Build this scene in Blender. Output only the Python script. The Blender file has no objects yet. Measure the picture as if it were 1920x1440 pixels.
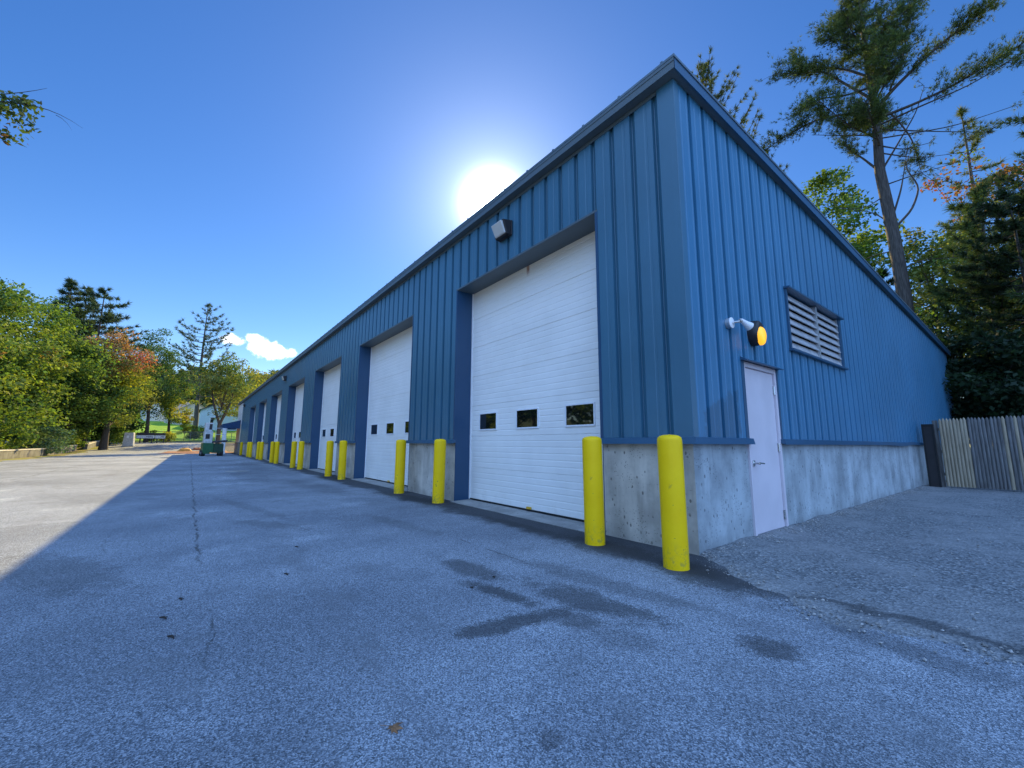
import bpy, math, random
import numpy as np
from mathutils import Vector
R=math.radians; PI=math.pi
S=bpy.context.scene; COL=S.collection
random.seed(7)
# ------------------------------------------------------------------ helpers
def tag(o,label=None,cat=None,group=None,kind=None):
    if label: o['label']=label
    if cat: o['category']=cat
    if group: o['group']=group
    if kind: o['kind']=kind
    return o
def empty(name,loc=(0,0,0),rz=0,**k):
    o=bpy.data.objects.new(name,None); COL.objects.link(o); o.location=loc; o.rotation_euler=(0,0,rz)
    o.empty_display_size=.2
    return tag(o,**k)
class MB:
    def __init__(s): s.v=[]; s.f=[]; s.m=[]
    def poly(s,pts,mi=0):
        n=len(s.v); s.v+= [tuple(p) for p in pts]; s.f.append(tuple(range(n,n+len(pts)))); s.m.append(mi)
    def box(s,x0,x1,y0,y1,z0,z1,mi=0):
        n=len(s.v)
        s.v+=[(x0,y0,z0),(x1,y0,z0),(x1,y1,z0),(x0,y1,z0),(x0,y0,z1),(x1,y0,z1),(x1,y1,z1),(x0,y1,z1)]
        for f in ((0,3,2,1),(4,5,6,7),(0,1,5,4),(1,2,6,5),(2,3,7,6),(3,0,4,7)):
            s.f.append(tuple(n+i for i in f)); s.m.append(mi)
    def hexa(s,p,mi=0):   # 8 points: bottom 4 then top 4
        n=len(s.v); s.v+=[tuple(q) for q in p]
        for f in ((0,3,2,1),(4,5,6,7),(0,1,5,4),(1,2,6,5),(2,3,7,6),(3,0,4,7)):
            s.f.append(tuple(n+i for i in f)); s.m.append(mi)
    def tube(s,pts,rad,n=8,cap=True,mi=0):
        pts=[Vector(p) for p in pts]; k0=len(s.v)
        if not hasattr(rad,'__len__'): rad=[rad]*len(pts)
        a=None
        for i,p in enumerate(pts):
            d=(pts[min(i+1,len(pts)-1)]-pts[max(i-1,0)])
            d=d.normalized() if d.length>1e-9 else Vector((0,0,1))
            if a is None:
                a=d.cross(Vector((0,0,1)) if abs(d.z)<.9 else Vector((1,0,0))).normalized()
            else:
                a=(a-d*a.dot(d)); a=a.normalized() if a.length>1e-6 else d.orthogonal().normalized()
            b=d.cross(a)
            for j in range(n):
                t=2*PI*j/n; s.v.append(tuple(p+(a*math.cos(t)+b*math.sin(t))*rad[i]))
        for i in range(len(pts)-1):
            for j in range(n):
                s.f.append((k0+i*n+j,k0+i*n+(j+1)%n,k0+(i+1)*n+(j+1)%n,k0+(i+1)*n+j)); s.m.append(mi)
        if cap:
            s.f.append(tuple(k0+j for j in range(n))[::-1]); s.m.append(mi)
            e=k0+(len(pts)-1)*n; s.f.append(tuple(e+j for j in range(n))); s.m.append(mi)
    def lathe(s,prof,c=(0,0,0),axis='z',n=24,mi=0):
        k0=len(s.v)
        for r,h in prof:
            for j in range(n):
                t=2*PI*j/n; x,y=r*math.cos(t),r*math.sin(t)
                q={'z':(x,y,h),'x':(h,x,y),'y':(y,h,x)}[axis]
                s.v.append((c[0]+q[0],c[1]+q[1],c[2]+q[2]))
        for i in range(len(prof)-1):
            for j in range(n):
                s.f.append((k0+i*n+j,k0+i*n+(j+1)%n,k0+(i+1)*n+(j+1)%n,k0+(i+1)*n+j)); s.m.append(mi)
        s.f.append(tuple(k0+j for j in range(n))[::-1]); s.m.append(mi)
        e=k0+(len(prof)-1)*n; s.f.append(tuple(e+j for j in range(n))); s.m.append(mi)
    def build(s,name,mats,parent=None,smooth=False,bevel=0,angle=35):
        me=bpy.data.meshes.new(name); me.from_pydata(s.v,[],s.f)
        if not isinstance(mats,(list,tuple)): mats=[mats]
        for m in mats: me.materials.append(m)
        me.polygons.foreach_set('material_index',s.m)
        o=bpy.data.objects.new(name,me); COL.objects.link(o)
        if parent: o.parent=parent
        if smooth:
            me.polygons.foreach_set('use_smooth',[True]*len(me.polygons))
            try: me.set_sharp_from_angle(angle=R(angle))
            except Exception: pass
        if bevel:
            b=o.modifiers.new('bev','BEVEL'); b.width=bevel; b.segments=2; b.limit_method='ANGLE'; b.angle_limit=R(40)
        me.update(); return o
# ------------------------------------------------------------------ materials
class N:
    def __init__(s,name):
        s.mat=bpy.data.materials.new(name); s.mat.use_nodes=True; s.t=s.mat.node_tree; s.t.nodes.clear()
        s.out=s.n('ShaderNodeOutputMaterial'); s.co=s.n('ShaderNodeTexCoord').outputs['Object']
    def n(s,t,**k):
        x=s.t.nodes.new(t)
        for a,b in k.items(): setattr(x,a,b)
        return x
    def L(s,a,b): s.t.links.new(a,b)
    def set(s,sock,v):
        if hasattr(v,'is_linked') or isinstance(v,bpy.types.NodeSocket): s.L(v,sock)
        else: sock.default_value=v
    def math(s,op,a,b=None,c=None,clamp=False):
        x=s.n('ShaderNodeMath',operation=op,use_clamp=clamp); s.set(x.inputs[0],a)
        if b is not None: s.set(x.inputs[1],b)
        if c is not None: s.set(x.inputs[2],c)
        return x.outputs[0]
    def noise(s,scale,detail=3,rough=.55,vec=None,dist=0):
        x=s.n('ShaderNodeTexNoise'); x.inputs['Scale'].default_value=scale; x.inputs['Detail'].default_value=detail
        x.inputs['Roughness'].default_value=rough; x.inputs['Distortion'].default_value=dist; s.L(vec or s.co,x.inputs['Vector']); return x.outputs[0]
    def vor(s,scale,vec=None,feat='F1',out='Distance'):
        x=s.n('ShaderNodeTexVoronoi',feature=feat); x.inputs['Scale'].default_value=scale; s.L(vec or s.co,x.inputs['Vector']); return x.outputs[out]
    def ramp(s,v,stops):
        x=s.n('ShaderNodeValToRGB'); s.L(v,x.inputs[0]); e=x.color_ramp.elements
        while len(e)<len(stops): e.new(.5)
        for i,(p,c) in enumerate(stops): e[i].position=p; e[i].color=(*c,1) if len(c)==3 else c
        return x.outputs[0]
    def step(s,v,a,b):
        x=s.n('ShaderNodeMapRange',interpolation_type='SMOOTHSTEP'); s.set(x.inputs[0],v); x.inputs[1].default_value=a; x.inputs[2].default_value=b; return x.outputs[0]
    def mix(s,f,a,b,mode='MIX'):
        x=s.n('ShaderNodeMix',data_type='RGBA',blend_type=mode); s.set(x.inputs[0],f)
        for k,v in ((6,a),(7,b)):
            if isinstance(v,(tuple,list)): x.inputs[k].default_value=(*v[:3],1)
            else: s.L(v,x.inputs[k])
        return x.outputs[2]
    def scale(s,v):
        x=s.n('ShaderNodeMapping'); x.inputs['Scale'].default_value=v; s.L(s.co,x.inputs['Vector']); return x.outputs[0]
    def xyz(s):
        x=s.n('ShaderNodeSeparateXYZ'); s.L(s.co,x.inputs[0]); return x.outputs
    def bsdf(s,col,rough=.6,metal=0,bump=None,bstr=.3,bdist=.01,**k):
        p=s.n('ShaderNodeBsdfPrincipled')
        if isinstance(col,(tuple,list)): p.inputs['Base Color'].default_value=(*col[:3],1)
        else: s.L(col,p.inputs['Base Color'])
        s.set(p.inputs['Roughness'],rough); p.inputs['Metallic'].default_value=metal
        for a,b in k.items(): s.set(p.inputs[a.replace('_',' ')],b)
        if bump is not None:
            b=s.n('ShaderNodeBump'); b.inputs['Strength'].default_value=bstr; b.inputs['Distance'].default_value=bdist
            s.L(bump,b.inputs['Height']); s.L(b.outputs[0],p.inputs['Normal'])
        s.L(p.outputs[0],s.out.inputs[0]); return s.mat
def plain(name,c,rough=.6,metal=0,var=.18,scale=6,**k):
    m=N(name); n=m.noise(scale,4)
    col=m.mix(m.step(n,.3,.7),[x*(1-var) for x in c],[min(1,x*(1+var)) for x in c])
    return m.bsdf(col,rough,metal,bump=n,bstr=.05,**k)
M={}
def asphalt():
    m=N('asphalt'); X,Y,Z=m.xyz()
    big=m.noise(.35,5,.6); mid=m.noise(2.2,5,.65); fine=m.noise(90,2,.7)
    ch=m.n('ShaderNodeTexVoronoi'); ch.inputs['Scale'].default_value=195; m.L(m.co,ch.inputs['Vector'])
    chip=m.n('ShaderNodeSeparateColor'); m.L(ch.outputs['Color'],chip.inputs[0])
    v=m.math('ADD',m.math('MULTIPLY',chip.outputs[0],.55),m.math('MULTIPLY',fine,.45))
    col=m.ramp(v,[(.15,(.06,.067,.076)),(.42,(.183,.207,.238)),(.62,(.32,.354,.405)),(.90,(.62,.66,.71))])
    col=m.mix(m.step(big,.62,.36),col,m.mix(1,col,(.68,.69,.71),'MULTIPLY')); col=m.mix(m.step(m.noise(.9,5,.7),.52,.72),col,m.mix(1,col,(1.42,1.40,1.37),'MULTIPLY'))
    col=m.mix(m.math('MULTIPLY',m.step(mid,.50,.72),.5),col,(.14,.152,.168))
    # long streaks left by traffic
    st=m.noise(1,4,.6,vec=m.scale((.12,1.1,1)))
    col=m.mix(m.math('MULTIPLY',m.step(st,.53,.68),.30),col,(.15,.159,.176))
    # stains: (x,y,rx,ry,rot,strength)
    spots=[(-.36,-2.04,.36,.085,10,.95),(.1,-1.66,.50,.17,8,.85),(.08,-2.25,.10,.40,-8,.95),(.25,-1.95,.22,.12,30,.7),(-.15,-1.30,.9,.14,6,.5),(-.95,-1.9,.42,.14,5,.8),(1.12,-1.40,.16,.12,20,.85),(.92,-2.74,.05,.05,0,.6),
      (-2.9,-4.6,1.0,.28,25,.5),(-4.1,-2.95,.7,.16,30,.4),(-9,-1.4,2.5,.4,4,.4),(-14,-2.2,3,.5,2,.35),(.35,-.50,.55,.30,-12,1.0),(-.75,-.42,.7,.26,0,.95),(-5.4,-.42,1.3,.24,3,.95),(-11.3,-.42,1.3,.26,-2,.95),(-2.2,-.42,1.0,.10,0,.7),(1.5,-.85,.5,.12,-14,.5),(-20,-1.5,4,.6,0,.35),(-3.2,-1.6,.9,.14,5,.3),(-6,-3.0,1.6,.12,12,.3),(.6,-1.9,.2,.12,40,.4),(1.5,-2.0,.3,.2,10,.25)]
    dn=m.math('ADD',m.math('MULTIPLY',m.math('SUBTRACT',m.noise(5,6,.75),.5),2.3),m.math('MULTIPLY',m.math('SUBTRACT',chip.outputs[1],.5),.55))
    tot=None
    for x,y,rx,ry,ro,s in spots:
        c,sn=math.cos(R(ro)),math.sin(R(ro))
        dx=m.math('SUBTRACT',X,x); dy=m.math('SUBTRACT',Y,y)
        a=m.math('DIVIDE',m.math('ADD',m.math('MULTIPLY',dx,c),m.math('MULTIPLY',dy,sn)),rx)
        b=m.math('DIVIDE',m.math('SUBTRACT',m.math('MULTIPLY',dy,c),m.math('MULTIPLY',dx,sn)),ry)
        e=m.math('SQRT',m.math('ADD',m.math('MULTIPLY',a,a),m.math('MULTIPLY',b,b)))
        q=m.math('MULTIPLY',m.step(m.math('ADD',e,dn),1.12,.72),s)
        tot=q if tot is None else m.math('MAXIMUM',tot,q)
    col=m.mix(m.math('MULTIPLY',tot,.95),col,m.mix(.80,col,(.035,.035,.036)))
    # seal coat along the foot of the wall
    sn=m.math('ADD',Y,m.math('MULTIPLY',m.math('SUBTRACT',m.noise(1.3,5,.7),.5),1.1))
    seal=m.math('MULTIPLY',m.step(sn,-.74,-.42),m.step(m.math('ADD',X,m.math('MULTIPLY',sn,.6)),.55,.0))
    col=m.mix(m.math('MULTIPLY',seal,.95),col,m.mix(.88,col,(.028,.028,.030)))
    # cracks running parallel to the wall
    def crack(yc,x0,x1,w,amp):
        yy=m.math('ADD',m.math('SUBTRACT',Y,yc),m.math('MULTIPLY',m.math('SUBTRACT',m.noise(1.6,6,.75),.5),amp))
        l=m.step(m.math('ABSOLUTE',yy),w,w*.25)
        return m.math('MULTIPLY',l,m.math('MULTIPLY',m.step(X,x0,x0+.5),m.step(X,x1,x1-.6)))
    ck=crack(-3.68,-30,-2.2,.017,.25); ck=m.math('MAXIMUM',ck,crack(-3.66,-1.4,-.2,.009,.22))
    ck=m.math('MAXIMUM',ck,crack(-1.42,-2.2,-.5,.012,.12)); ck=m.math('MAXIMUM',ck,crack(-4.45,-4.6,-3.0,.012,.9))
    ck=m.math('MAXIMUM',ck,crack(-7.6,-40,-9,.03,.6)); ck=m.math('MAXIMUM',ck,crack(-9.5,-50,-14,.03,.9))
    ck=m.math('MULTIPLY',ck,m.step(m.noise(3,4,.7),.38,.54))
    col=m.mix(m.math('MULTIPLY',ck,.75),col,(.04,.04,.042))
    h=m.math('ADD',ch.outputs['Distance'],m.math('MULTIPLY',fine,.4)); h=m.math('SUBTRACT',h,m.math('MULTIPLY',ck,3))
    return m.bsdf(col,.88,bump=h,bstr=.55,bdist=.006,Specular_IOR_Level=.3)
M['asphalt']=asphalt()
def gravel():
    m=N('gravel'); X,Y,Z=m.xyz()
    big=m.noise(.9,6,.65); mid=m.noise(5,5,.7)
    ch=m.n('ShaderNodeTexVoronoi'); ch.inputs['Scale'].default_value=60; m.L(m.co,ch.inputs['Vector'])
    sc=m.n('ShaderNodeSeparateColor'); m.L(ch.outputs['Color'],sc.inputs[0])
    v=m.math('ADD',m.math('MULTIPLY',sc.outputs[0],.6),m.math('MULTIPLY',m.noise(140,2),.4))
    col=m.ramp(v,[(.1,(.07,.078,.085)),(.5,(.165,.178,.19)),(.95,(.40,.41,.42))])
    dust=m.ramp(mid,[(.3,(.18,.187,.195)),(.7,(.34,.345,.35))])
    col=m.mix(m.step(big,.42,.6),col,m.mix(.65,col,dust))
    col=m.mix(m.math('MULTIPLY',m.step(mid,.58,.78),.6),col,(.09,.094,.098))
    edge=m.math('ADD',Y,m.math('MULTIPLY',m.math('SUBTRACT',m.noise(3,4,.7),.5),.5))
    col=m.mix(m.math('MULTIPLY',m.math('MULTIPLY',m.step(edge,-.22,-.55),m.step(X,1.3,.5)),.6),col,(.40,.40,.40))
    band=m.math('MULTIPLY',m.step(m.math('ABSOLUTE',m.math('ADD',edge,.40)),.11,.02),m.step(X,.75,1.1)); col=m.mix(m.math('MULTIPLY',band,.7),col,(.05,.052,.055))
    h=m.math('ADD',ch.outputs['Distance'],m.math('MULTIPLY',mid,2.5))
    return m.bsdf(col,.95,bump=h,bstr=.7,bdist=.015,Specular_IOR_Level=.2)
M['gravel']=gravel()
def stone_small():
    m=N('loose_stone'); oi=m.n('ShaderNodeNewGeometry'); v=m.noise(25,2)
    at=m.n('ShaderNodeAttribute',attribute_name='tint')
    return m.bsdf(m.mix(.35,at.outputs['Color'],m.mix(v,(.12,.11,.1),(.5,.48,.46))),.9,Specular_IOR_Level=.2)
M['stone_small']=stone_small()
def soil():
    m=N('forest_soil'); n=m.noise(.6,6,.7); k=m.noise(9,4,.7); X,Y,Z=m.xyz()
    col=m.ramp(k,[(.3,(.05,.045,.025)),(.55,(.10,.085,.045)),(.75,(.17,.14,.07))])
    g=m.ramp(k,[(.3,(.05,.085,.02)),(.7,(.13,.17,.045))])
    return m.bsdf(m.mix(m.step(n,.4,.6),col,g),.95,bump=k,bstr=.5,bdist=.05,Specular_IOR_Level=.1)
M['soil']=soil()
def lawn():
    m=N('lawn_grass'); n=m.noise(.25,5,.6); k=m.noise(12,4,.7)
    col=m.ramp(m.math('ADD',m.math('MULTIPLY',n,.6),m.math('MULTIPLY',k,.4)),[(.3,(.10,.20,.025)),(.55,(.17,.32,.035)),(.75,(.27,.40,.06))])
    return m.bsdf(col,.95,bump=k,bstr=.6,bdist=.08,Specular_IOR_Level=.1)
M['lawn']=lawn()
def verge():
    m=N('verge_grass'); n=m.noise(1.1,5,.65); k=m.noise(22,4,.7)
    a=m.ramp(k,[(.3,(.16,.14,.07)),(.7,(.40,.34,.19))]); b=m.ramp(k,[(.3,(.09,.13,.025)),(.7,(.24,.27,.06))])
    return m.bsdf(m.mix(m.step(n,.42,.6),a,b),.95,bump=k,bstr=.6,bdist=.05,Specular_IOR_Level=.1)
M['verge']=verge()
def blue_paint(name,c,stain=False,rough=.36):
    m=N(name); X,Y,Z=m.xyz(); n=m.noise(.7,4,.6); s=m.noise(1,5,.65,vec=m.scale((14,14,.5)))
    col=m.mix(m.step(n,.3,.7),[x*.93 for x in c],[x*1.07 for x in c])
    col=m.mix(m.math('MULTIPLY',m.step(s,.5,.75),.10),col,[x*1.5+.02 for x in c])
    if stain:
        w=m.math('MULTIPLY',m.math('SUBTRACT',m.noise(7,4,.6),.5),.35)
        a=m.math('MULTIPLY',m.step(m.math('ADD',Y,w),.20,.26),m.step(m.math('ADD',Y,w),1.02,.96))
        b=m.math('MULTIPLY',m.step(m.math('ADD',Z,m.math('ADD',w,m.math('MULTIPLY',Y,-.32))),1.34,1.28),m.step(Z,1.08,1.12))
        col=m.mix(m.math('MULTIPLY',m.math('MULTIPLY',a,b),.55),col,[x*.45 for x in c])
    rr=m.math('ADD',rough,m.math('MULTIPLY',m.math('SUBTRACT',n,.5),.15))
    return m.bsdf(col,rr,bump=m.noise(1.6,3),bstr=.10,bdist=.05,Coat_Weight=.2,Coat_Roughness=.3)
BL=(.042,.138,.215)
M['blue']=blue_paint('blue_steel_cladding',BL)
M['blue_side']=blue_paint('blue_steel_side_cladding',(.038,.170,.305),True)  # same cladding; extra skylight on this wall is painted into the colour
M['blue_trim']=blue_paint('blue_trim_paint',(.024,.085,.16))
M['blue_jamb']=blue_paint('deep_blue_jamb_paint',(.012,.058,.13),rough=.42)
M['eave']=blue_paint('slate_blue_fascia',(.075,.11,.13),rough=.55)
M['roof']=plain('slate_roof_sheet',(.10,.15,.19),.45,.2)
def concrete(name,c):
    m=N(name); n=m.noise(1.7,6,.62); k=m.noise(30,3,.6); st=m.noise(1,5,.6,vec=m.scale((3.2,3.2,.45)))
    col=m.mix(m.step(n,.32,.68),[x*.68 for x in c],[x*1.15 for x in c])
    col=m.mix(m.math('MULTIPLY',m.step(m.noise(6,5,.7),.54,.70),.35),col,[x*.62 for x in c])
    col=m.mix(m.math('MULTIPLY',m.step(st,.50,.66),.5),col,[min(1,x*1.42) for x in c])
    col=m.mix(m.math('MULTIPLY',m.step(st,.47,.32),.5),col,[x*.60 for x in c])
    pv=m.vor(16,vec=m.scale((1,1,.62))); ps=m.noise(5,4,.6)
    pit=m.math('MULTIPLY',m.step(pv,.22,.13),m.step(ps,.44,.54))
    pv2=m.vor(38); pit=m.math('MAXIMUM',pit,m.math('MULTIPLY',m.step(pv2,.25,.15),m.step(m.noise(4,3),.48,.58)))
    col=m.mix(m.math('MULTIPLY',pit,.75),col,[x*.22 for x in c])
    X,Y,Z=m.xyz(); foot_dark=m.step(m.math('ADD',Z,m.math('MULTIPLY',n,.3)),.33,.13)  # colour gets darker towards the bottom
    col=m.mix(m.math('MULTIPLY',foot_dark,.35),col,[x*.5 for x in c])
    h=m.math('SUBTRACT',m.math('ADD',m.math('MULTIPLY',n,.6),m.math('MULTIPLY',k,.25)),pit)
    return m.bsdf(col,.88,bump=h,bstr=.5,bdist=.012,Specular_IOR_Level=.25)
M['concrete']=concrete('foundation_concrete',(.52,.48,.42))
M['concrete_side']=concrete('side_foundation_concrete',(.37,.41,.43))  # same concrete as the front, bluer skylight of this side put into the colour
M['sill']=concrete('sill_concrete',(.36,.355,.34))
def door_white():
    m=N('white_door_steel'); X,Y,Z=m.xyz(); n=m.noise(1.5,5,.6)
    col=m.mix(m.step(n,.3,.7),(.80,.79,.76),(.87,.86,.83))
    g=m.math('MULTIPLY',m.step(m.math('ADD',Z,m.math('MULTIPLY',n,1.1)),3.75,4.5),.5)
    col=m.mix(g,col,(.60,.56,.44))
    r=m.math('MULTIPLY',m.step(m.math('ABSOLUTE',m.math('ADD',X,2.9)),.05,.015),m.step(m.math('ADD',Z,m.math('MULTIPLY',m.noise(40,2),.15)),3.84,3.97))
    col=m.mix(m.math('MULTIPLY',r,.8),col,(.25,.08,.03))
    d=m.math('MULTIPLY',m.step(Z,.5,.0),m.step(m.noise(3,5,.7),.45,.7)); col=m.mix(m.math('MULTIPLY',d,.3),col,(.4,.38,.33))
    return m.bsdf(col,.45,bump=m.noise(160,2),bstr=.06,bdist=.004)
M['door_white']=door_white()
M['white_trim']=plain('white_trim',(.80,.81,.83),.4,var=.04)
M['entry']=plain('pale_grey_door_paint',(.64,.58,.62),.5,var=.05,scale=2)
M['glass']=N('dark_window_glass').bsdf((.006,.008,.008),.03,IOR=2.1)
M['rubber']=plain('black_rubber',(.012,.012,.013),.8)
def yellow():
    m=N('yellow_bollard_paint'); n=m.noise(3,5,.6); X,Y,Z=m.xyz()
    col=m.mix(m.step(n,.3,.75),(.90,.56,.003),(.95,.62,.006))
    sc=m.math('MULTIPLY',m.step(Z,.26,.02),m.step(m.noise(14,5,.75),.47,.60)); col=m.mix(m.math('MULTIPLY',sc,.75),col,(.42,.33,.05))
    ch=m.math('MULTIPLY',m.step(m.noise(11,4,.7),.64,.67),m.step(Z,1.1,.2)); col=m.mix(m.math('MULTIPLY',ch,.7),col,(.2,.15,.05))
    return m.bsdf(col,.42,bump=m.noise(45,3),bstr=.12,bdist=.006,Specular_IOR_Level=.2)
M['yellow']=yellow()
M['galv']=plain('galvanised_metal',(.52,.53,.54),.42,.75)
M['chrome']=plain('satin_metal',(.6,.6,.6),.25,.95,var=.05)
M['bronze']=plain('dark_bronze_metal',(.018,.016,.018),.5)
M['lens']=N('frosted_lens').bsdf((.55,.56,.55),.18,Coat_Weight=.4)
def amber():
    m=N('amber_lit_lens'); return m.bsdf((.75,.42,.03),.3,Emission_Color=(1,.46,.02,1),Emission_Strength=.5)
M['amber']=amber()
M['louver']=plain('grey_aluminium_louver',(.40,.41,.43),.5,.0)
M['dark']=plain('dark_interior',(.006,.006,.007),.9)
def wood(name,a,b):
    m=N(name); n=m.noise(1,5,.6,vec=m.scale((30,30,2.2))); k=m.noise(2.5,4)
    col=m.mix(m.step(n,.35,.68),a,b); col=m.mix(m.math('MULTIPLY',m.step(k,.55,.75),.4),col,[x*.6 for x in a])
    kn=m.step(m.vor(5,vec=m.scale((3,3,1))),.1,.05); col=m.mix(m.math('MULTIPLY',kn,.6),col,(.06,.045,.03))
    return m.bsdf(col,.85,bump=n,bstr=.3,bdist=.006,Specular_IOR_Level=.2)
M['wood_new']=wood('fresh_pine_picket',(.30,.245,.17),(.42,.35,.25)); M['wood_old']=wood('weathered_picket',(.11,.105,.10),(.20,.195,.19))
M['bark']=wood('tree_bark',(.045,.036,.03),(.105,.088,.075)); M['bark_grey']=wood('grey_bark',(.045,.04,.037),(.105,.095,.086)); M['birch']=wood('pale_bark',(.38,.35,.29),(.55,.52,.45))
def leaf(name,trans=.45,rough=.5):
    m=N(name); at=m.n('ShaderNodeAttribute',attribute_name='tint')
    d=m.n('ShaderNodeBsdfDiffuse'); t=m.n('ShaderNodeBsdfTranslucent'); g=m.n('ShaderNodeBsdfGlossy'); g.inputs['Roughness'].default_value=rough
    m.L(at.outputs['Color'],d.inputs[0]); tc=m.mix(1,at.outputs['Color'],(1.25,1.2,.7),'MULTIPLY'); m.L(tc,t.inputs[0])
    x=m.n('ShaderNodeMixShader'); x.inputs[0].default_value=trans; m.L(d.outputs[0],x.inputs[1]); m.L(t.outputs[0],x.inputs[2])
    y=m.n('ShaderNodeMixShader'); y.inputs[0].default_value=.025; m.L(x.outputs[0],y.inputs[1]); m.L(g.outputs[0],y.inputs[2]); m.L(y.outputs[0],m.out.inputs[0]); return m.mat
M['leaf']=leaf('broad_leaf',.38,.6); M['needle']=leaf('pine_needle',.34,.6)
# ------------------------------------------------------------------ terrain
ZX=[(-900,42),(-400,34),(-250,21),(-180,11.5),(-150,8),(-128,5.6),(-110,4.25),(-100,3.35),(-90,2.3),(-82,1.5),(-77,1.13),(-72,1.0),(-64,.62),(-57,.22),(-50,.03),(-46,0),(-20,0),(0,0),(3,0),(10,0),(60,0),(500,0)]
def gz(x):
    for (a,b),(c,d) in zip(ZX,ZX[1:]):
        if a<=x<=c: return b+(d-b)*(x-a)/(c-a)
    return 0
def sheet(name,x0,x1,y0,y1,dz,mat,kind='structure',ysteps=None,ragged=None):
    xs=sorted(set([x0,x1]+[a for a,_ in ZX if x0<a<x1]))
    if ragged: xs=sorted(set(xs+[x0+(x1-x0)*i/ragged for i in range(ragged+1)]))
    b=MB(); rg=random.Random(3)
    ya={x:y0+(rg.uniform(-.35,.35) if ragged else 0) for x in xs}; yb={x:y1+(rg.uniform(-.35,.35) if ragged else 0) for x in xs}
    for a,c in zip(xs,xs[1:]):
        b.poly([(a,ya[a],gz(a)+dz),(c,ya[c],gz(c)+dz),(c,yb[c],gz(c)+dz),(a,yb[a],gz(a)+dz)])
    o=b.build(name,mat); return tag(o,kind=kind)
sheet('ground',-900,500,-500,500,-.012,M['soil'])
sheet('grass_verge',-78,-18,-13.4,-11.0,-.004,M['verge'],ragged=60)
sheet('lawn',-150,-77,-45,60,.0,M['lawn'])
sheet('road',-77,-70.5,-60,60,.004,M['asphalt'])
# yard: straight sheet, left edge wobbling along the verge, right edge where the gravel starts
def yard():
    xs=sorted(set([a for a,_ in ZX if -70.5<a<40]+[-70.5,40]+[-70+i*.9 for i in range(120) if -70+i*.9<39]+[i*.06-.02 for i in range(0,70)]+[4.2+i*.3 for i in range(100)]))
    xs=[x for x in xs if x<=40]; b=MB(); rg=random.Random(5)
    lo=lambda x:-11.6+(.25*math.sin(x*.8)+.2*math.sin(x*2.1) if x<-12 else -30*min(1,(x+12)/6))
    def hi(x):
        if x<-50.5: return 40.
        if x<-45.8: return .02
        if x<=0: return .1
        e=-.75*min(1,x/1.15)+.22*max(0,min(1,(x-1.2)/.9)) if x<2.2 else -.53
        return e+.05*math.sin(x*9)+.03*math.sin(x*23+1)+rg.uniform(-.015,.015)
    xs=sorted(set(xs+[-50.5,-50.499,-45.8,0.0]))
    L_={x:lo(x) for x in xs}; H_={x:hi(x) for x in xs}
    for a,c in zip(xs,xs[1:]):
        b.poly([(a,L_[a],gz(a)+.004),(c,L_[c],gz(c)+.004),(c,H_[c],gz(c)+.004),(a,H_[a],gz(a)+.004)])
    tag(b.build('asphalt_yard',M['asphalt']),kind='structure')
yard()
# gravel lot: slightly lumpy sheet
def gravel_lot():
    nx,ny=120,150; xs=[-.2+12*((i/nx)**1.6) for i in range(nx+1)]+[20,40,60]; ys=[-1.1+14*((j/ny)**1.2) for j in range(ny+1)]
    from mathutils import noise
    b=MB(); W=len(ys)
    for x in xs:
        for y in ys:
            e=-.75*min(1,max(0,x)/1.15)+.22*max(0,min(1,(x-1.2)/.9)) if x<2.2 else -.53
            t=max(0,min(1,(y-e)/.12)); z=-.008+t*(.016+.022*noise.noise(Vector((x*1.7,y*1.7,0)))+.012*noise.noise(Vector((x*5,y*5,3))))
            z+=t*.03*math.exp(-max(0,x)/.25)
            b.v.append((x,y,z))
    for i in range(len(xs)-1):
        for j in range(W-1):
            b.f.append((i*W+j,(i+1)*W+j,(i+1)*W+j+1,i*W+j+1)); b.m.append(0)
    tag(b.build('gravel_lot',M['gravel'],smooth=True,angle=180),kind='structure')
gravel_lot()
def tint_attr(me,cols,per):
    a=me.color_attributes.new('tint','FLOAT_COLOR','POINT')
    c=np.ones((len(cols)*per,4),np.float32); c[:,:3]=np.repeat(cols,per,0); a.data.foreach_set('color',c.ravel())
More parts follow.
